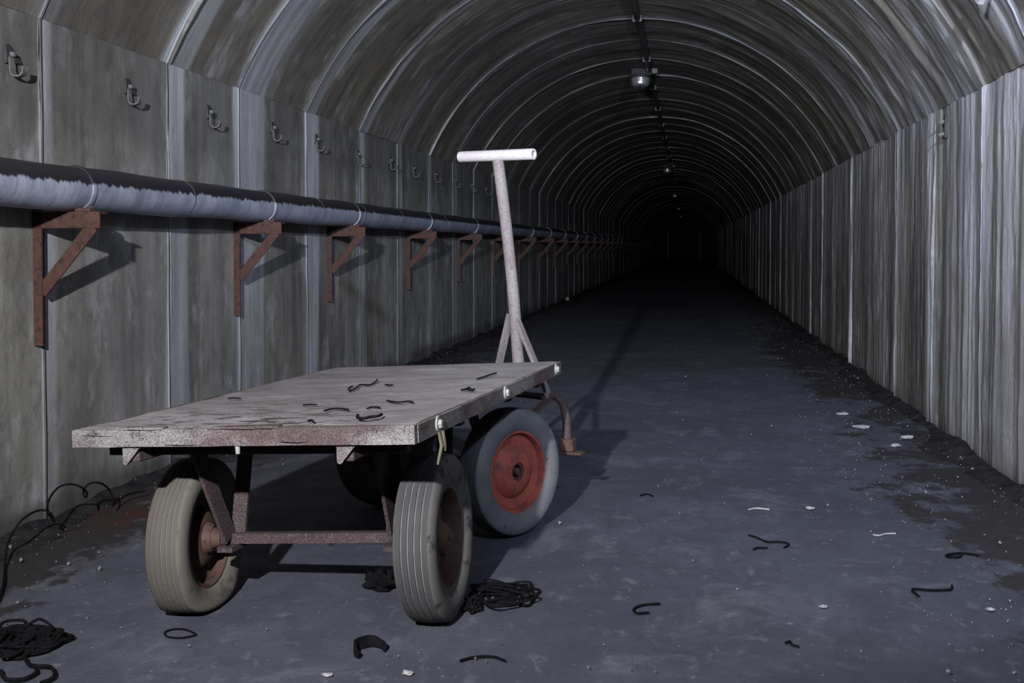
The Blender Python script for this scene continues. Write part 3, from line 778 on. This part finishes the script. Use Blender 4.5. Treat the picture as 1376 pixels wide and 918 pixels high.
# ---- wheels
def tyre_profile(W, Ro, Ri, grooves, gd):
    h = W / 2
    out = []
    out += [(-h * 0.70, Ri), (-h * 0.86, Ri + 0.010), (-h * 1.0, Ri + (Ro - Ri) * 0.45), (-h * 0.99, Ri + (Ro - Ri) * 0.68), (-h * 0.90, Ro - 0.013), (-h * 0.80, Ro - 0.005)]
    xs_ = np.linspace(-h * 0.74, h * 0.74, grooves * 2 + 1 + 0)
    n = grooves
    band = 2 * h * 0.74 / (n + (n + 1) * 3.2)       # groove width unit; ribs 3.2x
    x = -h * 0.74
    crown_ = lambda x_: Ro - 0.006 * (x_ / h) ** 2
    for k in range(n + 1):
        out.append((x, crown_(x))); x += 3.2 * band; out.append((x, crown_(x)))
        if k < n:
            out.append((x + band * 0.15, crown_(x) - gd)); x += band; out.append((x - band * 0.15, crown_(x) - gd))
    out += [(h * 0.80, Ro - 0.005), (h * 0.90, Ro - 0.013), (h * 0.99, Ri + (Ro - Ri) * 0.68), (h * 1.0, Ri + (Ro - Ri) * 0.45), (h * 0.86, Ri + 0.010), (h * 0.70, Ri)]
    return out
def make_wheel(mat_world, W, Ro, Ri, grooves, gd, tyre_mat, rim_mat, hub_mat, label, dish, flat=0.0, style='open'):
    """mat_world: hub centre, local X = axle pointing outwards (to the viewer's right), in world space"""
    L = CI @ mat_world
    mb = MB(); mb.lathe(tyre_profile(W, Ro, Ri, grooves, gd), 72, mat_world)
    if flat:
        hub = mat_world.translation; ax = (mat_world.to_3x3() @ Vector((1, 0, 0))).normalized()
        for i, v in enumerate(mb.v):
            if v.z < 0.055:
                k = (0.055 - v.z) / (0.055 + flat)
                off = (v - hub).dot(ax)
                v = v + ax * (off * 0.35 * max(0, k))
                v.z = 0.055 * max(0.0, 1 - k) ** 1.3
                mb.v[i] = v
    mb.v = [CI @ v for v in mb.v]
    ty = mb.build('wheel', tyre_mat, cart, True)
    ty['label'] = label
    prof = tyre_profile(W, Ro, Ri, grooves, gd)
    isg = np.array([1.0 if (abs(x) < W * 0.39 and r_ < Ro - 0.006 * (2 * x / W) ** 2 - gd * 0.6) else 0.0 for x, r_ in prof], dtype=np.float32)
    ist = np.array([1.0 if abs(x) < W * 0.39 else 0.0 for x, r_ in prof], dtype=np.float32)
    ty.data.attributes.new('groove', 'FLOAT', 'POINT').data.foreach_set('value', np.tile(isg, 72))
    ty.data.attributes.new('tread', 'FLOAT', 'POINT').data.foreach_set('value', np.tile(ist, 72))
    h = W / 2
    # rim: barrel plus flanges; disc set towards the inside
    rp = [(-h * 0.72, Ri + 0.008), (-h * 0.72, Ri - 0.006), (-h * 0.4, Ri - 0.014), (h * 0.4, Ri - 0.014), (h * 0.72, Ri - 0.006), (h * 0.72, Ri + 0.008), (h * 0.66, Ri + 0.008), (h * 0.4, Ri - 0.002), (-h * 0.4, Ri - 0.002), (-h * 0.66, Ri + 0.008)]
    MB().lathe(rp, 48, L).build('rim', rim_mat, ty, True)
    dp = [(dish, Ri - 0.012), (dish - 0.010, Ri - 0.045), (dish + 0.012, Ri - 0.062), (dish + 0.020, 0.055), (dish + 0.018, 0.032), (dish + 0.010, 0.032), (dish + 0.010, 0.055), (dish + 0.003, Ri - 0.066), (dish - 0.018, Ri - 0.048), (dish - 0.008, Ri - 0.010)]
    MB().lathe(dp, 48, L).build('wheel_disc', rim_mat, ty, True)
    if style == 'red':
        MB().lathe([(-h, 0.001), (-h, 0.034), (dish + 0.012, 0.034), (dish + 0.012, 0.024), (dish - 0.010, 0.022), (dish - 0.010, 0.001)], 20, L, closed=False).build('hub', 'rust_dark', ty, True)
        MB().lathe([(dish - 0.02, 0.013), (dish + 0.016, 0.012), (dish + 0.018, 0.001)], 12, L, closed=False).build('axle_end', 'rust_dark', ty, True)
    else:
        MB().lathe([(-h * 0.9, 0.001), (-h * 0.9, 0.040), (-0.005, 0.044), (dish + 0.022, 0.044), (dish + 0.040, 0.034), (h * 0.55, 0.030), (h * 0.72, 0.022), (h * 0.72, 0.001)], 20, L, closed=False).build('hub', hub_mat, ty, True)
        MB().lathe([(h * 0.70, 0.001), (h * 0.70, 0.014), (h * 0.84, 0.012), (h * 0.84, 0.001)], 6, L, closed=False).build('axle_nut', hub_mat, ty)
    for k in range(5 if style == 'open' and not flat else 0):
        a = 2 * math.pi * k / 5 + 0.3; r_ = 0.070
        p0 = L @ Vector((dish + 0.006, r_ * math.cos(a), r_ * math.sin(a))); p1 = L @ Vector((dish + 0.030, r_ * math.cos(a), r_ * math.sin(a)))
        MB().tube([p0, p1], 0.009, 6).build('wheel_nut', rim_mat, ty)
    return ty
def wm(x, y, z, heading, camber=0.0):               # heading degrees to the right of +Y
    return Matrix.Translation((x, y, z)) @ Matrix.Rotation(R(-heading), 4, 'Z') @ Matrix.Rotation(camber, 4, 'Y')
make_wheel(wm(-0.672, 2.905, 0.222, 3.0, -0.05), 0.112, 0.222, 0.135, 4, 0.005, 'tyre_grey', 'rust_rim', 'hub', 'ribbed grey tyre with rust-crusted wheel', -0.012)
make_wheel(wm(-1.352, 2.915, 0.187, 0.0, -0.05), 0.108, 0.222, 0.135, 5, 0.003, 'tyre_tan', 'rust_dark', 'rust_dark', 'half flat tan tyre', 0.012, flat=0.035)
PIV = Vector((-0.885, 3.99, 0)); HD = 33.0
sr = Vector((math.cos(R(HD)), -math.sin(R(HD)), 0)); sf = Vector((math.sin(R(HD)), math.cos(R(HD)), 0))
pr = PIV + sr * 0.325; pl = PIV - sr * 0.325
make_wheel(wm(pr.x, pr.y, 0.220, HD, -0.03), 0.104, 0.220, 0.140, 4, 0.005, 'tyre_blue', 'red_rim', 'rust_dark', 'bluish tyre with dished red wheel', 0.018, style='red')
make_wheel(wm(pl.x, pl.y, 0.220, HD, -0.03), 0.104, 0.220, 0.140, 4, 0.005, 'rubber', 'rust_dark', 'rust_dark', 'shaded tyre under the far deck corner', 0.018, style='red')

# ---- fixed axle with strap hangers
AX_L = Vector((-1.352, 2.915, 0.187)); AX_R = Vector((-0.672, 2.905, 0.222))
def P_(v): return CI @ Vector(v)
d_ = (AX_R - AX_L).normalized()
MB().bar(P_(AX_L + d_ * 0.06), P_(AX_R - d_ * 0.06), 0.027, 0.027).build('axle', 'frame', cart)
for c_, s_ in ((AX_L, 1), (AX_R, -1)):
    MB().tube([P_(c_ + d_ * s_ * 0.030), P_(c_ + d_ * s_ * 0.050), P_(c_ + d_ * s_ * 0.075)], [0.030, 0.030, 0.022], 14).build('axle_collar', 'rust_dark', cart, True)
ymid = (P_(AX_L).y + P_(AX_R).y) / 2
for c_, s_, xs_ in ((AX_L, 1, -0.245), (AX_R, -1, 0.225)):
    a = P_(c_ + d_ * s_ * 0.105)
    MB().bar((a.x, a.y - 0.018, a.z + 0.005), (xs_ - 0.02 * s_, a.y - 0.15, DB - 0.002), 0.010, 0.058, up=(0, 1, 0)).build('hanger_strap', 'frame', cart)
    MB().bar((a.x + 0.012 * s_, a.y + 0.010, a.z + 0.005), (xs_ + 0.02 * s_, a.y + 0.10, DB - 0.002), 0.042, 0.010, up=(0, 1, 0)).build('hanger_strap', 'frame', cart)
    MB().bar((a.x, a.y - 0.05, a.z - 0.022), (a.x, a.y + 0.05, a.z - 0.022), 0.045, 0.014).build('axle_clamp', 'frame', cart)

# ---- steering axle, turntable, drawbar yoke and handle
MB().bar(P_(pl + sr * 0.05 + Vector((0, 0, .22))), P_(pr - sr * 0.05 + Vector((0, 0, .22))), 0.03, 0.03).build('steering_axle', 'frame', cart)
MB().tube([P_(PIV + Vector((0, 0, 0.235))), P_(PIV + Vector((0, 0, 0.46)))], 0.03, 14).build('king_pin', 'frame', cart, True)
MB().tube([P_(PIV + Vector((0, 0, 0.455))), P_(PIV + Vector((0, 0, 0.487)))], 0.16, 28).build('turntable', 'frame', cart, True)
for s_ in (-1, 1):
    MB().bar(P_(PIV + sr * s_ * 0.22 + Vector((0, 0, 0.235))), P_(PIV + sr * s_ * 0.11 + Vector((0, 0, 0.458))), 0.04, 0.012).build('hanger_strap', 'frame', cart)
BASE = PIV + sf * 0.40 + sr * 0.015 + Vector((0, 0, 0.42))
for s_ in (-1, 1):
    MB().bar(P_(PIV + sr * s_ * 0.18 + Vector((0, 0, 0.22))), P_(BASE + sr * s_ * 0.15), 0.03, 0.012).build('drawbar_arm', 'frame', cart)
MB().tube([P_(BASE - sr * 0.16), P_(BASE + sr * 0.16)], 0.013, 10).build('drawbar_pin', 'frame', cart, True)
TOP = Vector((-0.735, 4.265, 1.333))
up_ = (TOP - BASE)
post_pts = [BASE + up_ * k / 12 + Vector((0.010 * math.sin(k / 12 * 3.1), 0, 0)) for k in range(13)]
MB().tube([P_(p) for p in post_pts], [0.0235] * 6 + [0.0225] * 7, 14).build('handle_post', 'handle', cart, True)
join = BASE + up_ * 0.345
for s_ in (-1, 1):
    MB().bar(P_(BASE + sr * s_ * 0.148), P_(join + sr * s_ * 0.012), 0.028, 0.014).build('handle_brace', 'handle', cart)
# hollow grip tube
gx = Vector((math.cos(R(24)), -math.sin(R(24)), -0.012)).normalized()
L_ = Matrix.Translation(TOP + Vector((0.0, 0, 0.018)) - gx * 0.008) @ gx.to_track_quat('X', 'Z').to_matrix().to_4x4()
GL = 0.172
MB().lathe([(-GL, 0.014), (-GL, 0.0205), (-GL + 0.004, 0.0215), (GL - 0.004, 0.0215), (GL, 0.0205), (GL, 0.014)], 20, CI @ L_).build('handle_grip', 'grip', cart, True)
# bent prop bar under the far right corner, with a foot block
hk = [(-0.535, 4.245, 0.425), (-0.500, 4.235, 0.424), (-0.474, 4.215, 0.398), (-0.460, 4.20, 0.345), (-0.455, 4.19, 0.262)]
MB().tube([P_(p) for p in hk], [0.014, 0.015, 0.016, 0.016, 0.017], 10).build('prop_bar', 'frame', cart, True)
ft = MB(); mt = CI @ Matrix.Translation((-0.450, 4.188, 0.250)) @ Matrix.Rotation(R(-12), 4, 'Z')
ft.box(-0.030, 0.024, -0.025, 0.025, -0.026, 0.024, mt, c=0.005); o = ft.build('foot_block', 'rust_dark', cart)
MB().box(-0.030, 0.058, -0.022, 0.022, -0.036, -0.026, mt, c=0.002).build('foot_plate', 'rust_dark', o)
# frayed twine caught under the front right bolt
for k, dx in enumerate((0.0, 0.012)):
    MB().tube([(DX1 + 0.004 + dx * .5, -0.272 + dx, DB + 0.004), (DX1 + 0.006 + dx * .3, -0.262 + dx, DB - 0.03), (DX1 - 0.004 + dx, -0.268 + dx * 2, DB - (0.075 if k == 0 else 0.045))], [0.004, 0.0045, 0.003], 6).build('twine_end', 'straw', cart, True)

# ================================================================== LOOSE WIRE AND DEBRIS
def smooth_pts(pts, sub=6, closed=False):
    pts = [Vector(p) for p in pts]; n = len(pts); out = []
    for i in range(n if closed else n - 1):
        g = (lambda j: pts[j % n]) if closed else (lambda j: pts[max(0, min(n - 1, j))])
        p0, p1, p2, p3 = g(i - 1), g(i), g(i + 1), g(i + 2)
        for k in range(sub):
            t = k / sub
            out.append(0.5 * ((2 * p1) + (p2 - p0) * t + (2 * p0 - 5 * p1 + 4 * p2 - p3) * t * t + (3 * p1 - p0 - 3 * p2 + p3) * t ** 3))
    if not closed: out.append(pts[-1])
    return out
def wire(name, label, pts, rad, cat='wire', mat='wire', closed=False, group=None, sub=6):
    c = Vector((sum(p[0] for p in pts) / len(pts), sum(p[1] for p in pts) / len(pts), min(p[2] for p in pts) - rad))
    o = MB().tube([p - c for p in smooth_pts(pts, sub, closed)], rad, 7, closed).build(name, mat, None, True)
    o.location = c
    return tag(o, label, cat, group)
WIRES = [
    ('loose_wire', 'springy black wire looping along the foot of the pipe-side wall', [(-1.913, 2.843, 0.008), (-1.995, 2.991, 0.008), (-2.098, 3.152, 0.008), (-2.149, 3.244, 0.045), (-2.120, 3.234, 0.093), (-2.114, 3.271, 0.122), (-2.144, 3.384, 0.119), (-2.142, 3.436, 0.113), (-2.113, 3.433, 0.103), (-2.122, 3.466, 0.069), (-2.149, 3.492, 0.073), (-2.133, 3.448, 0.104), (-2.110, 3.409, 0.140), (-2.132, 3.465, 0.155), (-2.149, 3.541, 0.168), (-2.123, 3.566, 0.174), (-2.112, 3.613, 0.156), (-2.142, 3.703, 0.118), (-2.145, 3.715, 0.100), (-2.115, 3.650, 0.111), (-2.119, 3.647, 0.122), (-2.148, 3.699, 0.125), (-2.136, 3.710, 0.143), (-2.110, 3.712, 0.150), (-2.129, 3.804, 0.121), (-2.150, 3.884, 0.081), (-2.126, 3.864, 0.054), (-2.111, 3.834, 0.036), (-2.139, 3.920, 0.038), (-2.146, 4.025, 0.037), (-2.117, 4.091, 0.036)], 0.0038, None),
    ('wire_offcut', 'thin black wire bent into a flat oval before the tan tyre', [(-1.257, 2.689, 0.002), (-1.292, 2.712, 0.002), (-1.323, 2.713, 0.002), (-1.338, 2.688, 0.002), (-1.318, 2.657, 0.002), (-1.283, 2.652, 0.002), (-1.258, 2.667, 0.002), (-1.250, 2.685, 0.002)], 0.0022, 'wire offcuts on the floor'),
    ('wire_offcut', 'gently arched black wire lying at the bottom picture edge', [(-0.542, 2.607, 0.003), (-0.521, 2.630, 0.003), (-0.491, 2.645, 0.003), (-0.463, 2.644, 0.003), (-0.434, 2.624, 0.003)], 0.0032, 'wire offcuts on the floor'),
    ('wire_offcut', 'hook-shaped black wire on the open floor above the bottom edge', [(-0.078, 3.117, 0.003), (-0.113, 3.105, 0.003), (-0.140, 3.081, 0.003), (-0.149, 3.048, 0.003), (-0.136, 3.025, 0.003), (-0.106, 3.036, 0.003)], 0.0032, 'wire offcuts on the floor'),
    ('wire_offcut', 'black wire with a curled end on the floor right of centre', [(0.204, 3.911, 0.003), (0.231, 3.881, 0.003), (0.260, 3.832, 0.003), (0.300, 3.838, 0.003), (0.327, 3.826, 0.003), (0.329, 3.799, 0.003), (0.312, 3.769, 0.003)], 0.0032, 'wire offcuts on the floor'),
    ('wire_offcut', 'very short black wire under the curled wire', [(0.210, 3.727, 0.003), (0.227, 3.751, 0.003), (0.258, 3.751, 0.003)], 0.003, 'wire offcuts on the floor'),
    ('wire_offcut', 'straight black wire with one bent barb on the right floor', [(0.648, 3.295, 0.003), (0.643, 3.363, 0.003), (0.693, 3.363, 0.003), (0.751, 3.380, 0.003), (0.765, 3.420, 0.003)], 0.0034, 'wire offcuts on the floor'),
    ('wire_offcut', 'dark folded wire scrap on the floor nearest the ridged wall', [(0.924, 3.765, 0.004), (0.895, 3.781, 0.004), (0.865, 3.781, 0.004), (0.823, 3.754, 0.004), (0.827, 3.730, 0.004), (0.859, 3.740, 0.004), (0.872, 3.767, 0.004)], 0.004, 'wire offcuts on the floor'),
    ('wire_offcut', 'crumpled short wire near the bottom edge right of centre', [(0.241, 2.856, 0.003), (0.254, 2.867, 0.003), (0.255, 2.846, 0.003), (0.272, 2.834, 0.003)], 0.003, 'wire offcuts on the floor'),
    ('pale_stick', 'thin pale stick on the floor right of centre', [(0.225, 4.291, 0.003), (0.257, 4.317, 0.003), (0.302, 4.303, 0.003)], 0.0035, None),
    ('pale_stick', 'thin pale stick with knobbed ends on the right floor', [(0.630, 3.982, 0.003), (0.648, 3.974, 0.003), (0.674, 4.001, 0.003), (0.709, 4.012, 0.003)], 0.003, None),
    ('wire_offcut', 'dark twig of wire on the floor beyond the red wheel', [(-0.193, 4.466, 0.003), (-0.165, 4.498, 0.003), (-0.140, 4.461, 0.003)], 0.003, 'wire offcuts on the floor'),
    ('deck_scrap', 'S-shaped black wire lying mid-deck on the trolley', [(-1.016, 3.280, 0.571), (-1.011, 3.226, 0.572), (-0.987, 3.158, 0.574), (-0.983, 3.192, 0.574), (-1.001, 3.313, 0.572), (-0.971, 3.304, 0.573), (-0.971, 3.365, 0.572), (-0.992, 3.470, 0.570)], 0.0042, 'deck scraps on the trolley'),
    ('deck_scrap', 'short dark chip beside the S-shaped wire on the deck', [(-0.917, 3.296, 0.576), (-0.899, 3.280, 0.577), (-0.888, 3.282, 0.578)], 0.004, 'deck scraps on the trolley'),
    ('deck_scrap', 'long thin dark twig near the far right of the deck', [(-0.647, 3.376, 0.589), (-0.636, 3.431, 0.589), (-0.627, 3.501, 0.589), (-0.616, 3.547, 0.589)], 0.0045, 'deck scraps on the trolley'),
    ('deck_scrap', 'dark ragged clump near the right edge of the deck', [(-0.632, 3.063, 0.595), (-0.622, 3.084, 0.595), (-0.621, 3.119, 0.595), (-0.604, 3.065, 0.596), (-0.596, 3.072, 0.597), (-0.609, 3.047, 0.596)], 0.005, 'deck scraps on the trolley'),
    ('deck_scrap', 'wavy dark wire across the middle right of the deck', [(-0.794, 2.870, 0.588), (-0.771, 2.840, 0.590), (-0.744, 2.817, 0.592), (-0.728, 2.838, 0.592), (-0.710, 2.817, 0.593)], 0.0042, 'deck scraps on the trolley'),
    ('deck_scrap', 'thick dark clump of wire near the front of the deck', [(-0.782, 2.567, 0.595), (-0.770, 2.525, 0.596), (-0.750, 2.508, 0.597), (-0.739, 2.532, 0.597), (-0.725, 2.539, 0.598), (-0.724, 2.569, 0.598)], 0.006, 'deck scraps on the trolley'),
    ('deck_scrap', 'small dark sliver left of the front wire clump on the deck', [(-0.801, 2.707, 0.590), (-0.794, 2.736, 0.590), (-0.772, 2.724, 0.591)], 0.004, 'deck scraps on the trolley'),
    ('deck_scrap', 'long faint dark scrap at the deck front, left of centre', [(-0.906, 2.686, 0.585), (-0.897, 2.721, 0.585), (-0.877, 2.724, 0.586), (-0.848, 2.703, 0.587)], 0.004, 'deck scraps on the trolley'),
    ('deck_scrap', 'dark flake near the left front of the deck', [(-1.013, 2.827, 0.577), (-0.996, 2.834, 0.578), (-0.974, 2.829, 0.579)], 0.0035, 'deck scraps on the trolley'),
    ('deck_scrap', 'thin dark scrap toward the left edge of the deck', [(-1.319, 3.051, 0.558), (-1.301, 3.055, 0.559), (-1.275, 3.040, 0.560)], 0.0035, 'deck scraps on the trolley'),
    ('deck_scrap', 'dark speck of debris near the front edge of the deck', [(-0.880, 2.493, 0.590), (-0.878, 2.510, 0.589), (-0.866, 2.490, 0.590)], 0.005, 'deck scraps on the trolley'),
]
for nm, lab, pts, r_, g in WIRES:
    if nm == 'deck_scrap':
        r_ *= 0.62; pts = [(p[0], p[1], p[2] + 0.0015) for p in pts]
    wire(nm, lab, pts, r_, {'pale_stick': 'stick', 'deck_scrap': 'scrap'}.get(nm, 'wire'), 'flake' if nm == 'pale_stick' else 'wire', group=g)

def tangle(name, label, centre, rx, ry, hz, n, rad, seed, tails=()):
    r_ = random.Random(seed); root = empty(name, centre); tag(root, label, 'wire tangle')
    c = Vector(centre)
    for k in range(n):
        a0 = r_.uniform(0, 6.28); ex = rx * r_.uniform(0.35, 0.75); ey = ry * r_.uniform(0.35, 0.75)
        ox, oy = r_.uniform(-1, 1) * (rx - ex), r_.uniform(-1, 1) * (ry - ey); tl = r_.uniform(-0.4, 0.4); rot = r_.uniform(0, 3.1)
        pts = []
        for q in range(9):
            a = a0 + 2 * math.pi * q / 9
            px, py = ex * math.cos(a), ey * math.sin(a)
            pts.append((ox + px * math.cos(rot) * 0.9 - py * math.sin(rot) * 0.6 + r_.uniform(-.008, .008), oy + px * math.sin(rot) * 0.6 + py * math.cos(rot) + r_.uniform(-.008, .008),
                        rad + hz * max(0.0, 0.4 + 0.6 * math.sin(a + k) * tl * 2 + r_.uniform(-.1, .3)) * (0.3 + 0.7 * k / n)))
        MB().tube(smooth_pts(pts, 4, True), rad * r_.uniform(0.8, 1.2), 6, True).build('wire_loop', 'wire', root, True)
    for t in tails:
        MB().tube([p - c for p in smooth_pts(t, 5)], rad, 6).build('wire_end', 'wire', root, True)
tangle('wire_tangle', 'black tangle of wire with two trailing loops in the bottom left corner', (-1.64, 2.53, 0), 0.13, 0.10, 0.035, 34, 0.0045, 2,
       [[(-1.585, 2.364, 0.008), (-1.560, 2.331, 0.008), (-1.537, 2.318, 0.008), (-1.508, 2.324, 0.008), (-1.499, 2.343, 0.008), (-1.500, 2.370, 0.008), (-1.516, 2.391, 0.008)], [(-1.574, 2.444, 0.008), (-1.550, 2.414, 0.008), (-1.526, 2.404, 0.008), (-1.491, 2.405, 0.008), (-1.468, 2.388, 0.008), (-1.448, 2.359, 0.008), (-1.443, 2.334, 0.008), (-1.453, 2.311, 0.008)]])
tangle('wire_tangle', 'loose black wire coil on the floor right of the ribbed grey tyre', (-0.525, 3.13, 0), 0.105, 0.13, 0.018, 12, 0.0036, 6, [[(-0.589, 3.056, 0.020), (-0.530, 2.967, 0.020), (-0.473, 2.995, 0.020), (-0.429, 3.048, 0.020), (-0.419, 3.083, 0.020), (-0.468, 3.096, 0.020), (-0.515, 3.123, 0.020), (-0.559, 3.130, 0.020), (-0.584, 3.091, 0.020)]])
tangle('wire_tangle', 'small tight wire coil tucked against the ribbed grey tyre', (-0.588, 2.985, 0), 0.028, 0.035, 0.030, 9, 0.0032, 9)

def lump(name, label, cat, loc, dims, mat, seed, rough=0.35, sub=3, group=None):
    bm = bmesh.new(); bmesh.ops.create_icosphere(bm, subdivisions=sub, radius=1)
    for v in bm.verts:
        k = 1 + rough * float(fbm(v.co.x * 2.2 + seed, v.co.y * 2.2, v.co.z * 2.2, 4, seed)) * 1.6
        v.co = Vector((v.co.x * dims[0] * k, v.co.y * dims[1] * k, max(0.0, (v.co.z + 0.55) * dims[2] * k)))
    o = MB().add([v.co.copy() for v in bm.verts], [[v.index for v in f.verts] for f in bm.faces]).build(name, mat); bm.free()
    o.location = loc; return tag(o, label, cat, group)
lump('crumpled_rag', 'crumpled black rag on the floor behind the ribbed grey tyre', 'rag', (-0.885, 3.15, 0), (0.042, 0.05, 0.032), 'wire', 4, 0.6, 4)
# C-shaped strip of rubber standing on its edge
mb = MB(); ring = []
for k in range(25):
    a = R(15 + 235 * k / 24); wv = 0.002 * math.sin(k * 0.9)
    ring.append(((0.040 + wv) * math.cos(a), (0.046 + wv) * math.sin(a)))
for k in range(24):
    (xa, ya), (xb, yb) = ring[k], ring[k + 1]
    za, zb = [0.012 + 0.016 * math.sin(math.pi * q_ / 24) for q_ in (k, k + 1)]
    q = 0.80
    mb.add([(xa, ya, 0), (xb, yb, 0), (xb, yb, zb), (xa, ya, za), (xa * q, ya * q, 0), (xb * q, yb * q, 0), (xb * q, yb * q, zb), (xa * q, ya * q, za)],
           [(0, 1, 2, 3), (7, 6, 5, 4), (3, 2, 6, 7), (0, 4, 5, 1), (0, 3, 7, 4), (1, 5, 6, 2)])
rs = mb.build('rubber_strip', 'wire'); rs.location = (-0.775, 2.635, 0); tag(rs, 'curled C-shaped strip of black rubber near the bottom edge', 'rubber strip')
for k, (x, y, d, lab) in enumerate((
        (0.935, 6.35, (0.045, 0.03, 0.010), 'largest pale plaster chunk lying on the soil by the ridged wall'),
        (0.900, 6.84, (0.035, 0.03, 0.010), 'pale plaster flake just beyond the largest plaster chunk'),
        (1.122, 6.04, (0.028, 0.02, 0.010), 'small plaster flake closest to the foot of the ridged wall'),
        (1.020, 5.79, (0.026, 0.025, 0.008), 'small plaster flake before the largest plaster chunk'),
        (-0.830, 2.475, (0.012, 0.008, 0.004), 'tiny white chip below the curled rubber strip'),
        (-0.647, 2.513, (0.013, 0.008, 0.005), 'bright white chip right of the curled rubber strip'),
        (0.820, 3.21, (0.011, 0.011, 0.005), 'white chip nearest the right picture edge'),
        (0.369, 3.166, (0.010, 0.008, 0.004), 'small white chip on the open floor below the barbed wire'),
        (0.455, 4.35, (0.015, 0.016, 0.006), 'white chip on the floor right of the thin pale stick'),
        (-2.185, 20.1, (0.035, 0.035, 0.040), 'bright pebble glinting far off at the foot of the wall'))):
    lump('pale_pebble' if k == 9 else 'plaster_chip', lab, 'pebble' if k == 9 else 'chip', (x, y, 0.02 if k == 9 else 0), d, 'flake', k + 11, 0.4, 2, 'plaster chips on the floor' if k < 9 else None)
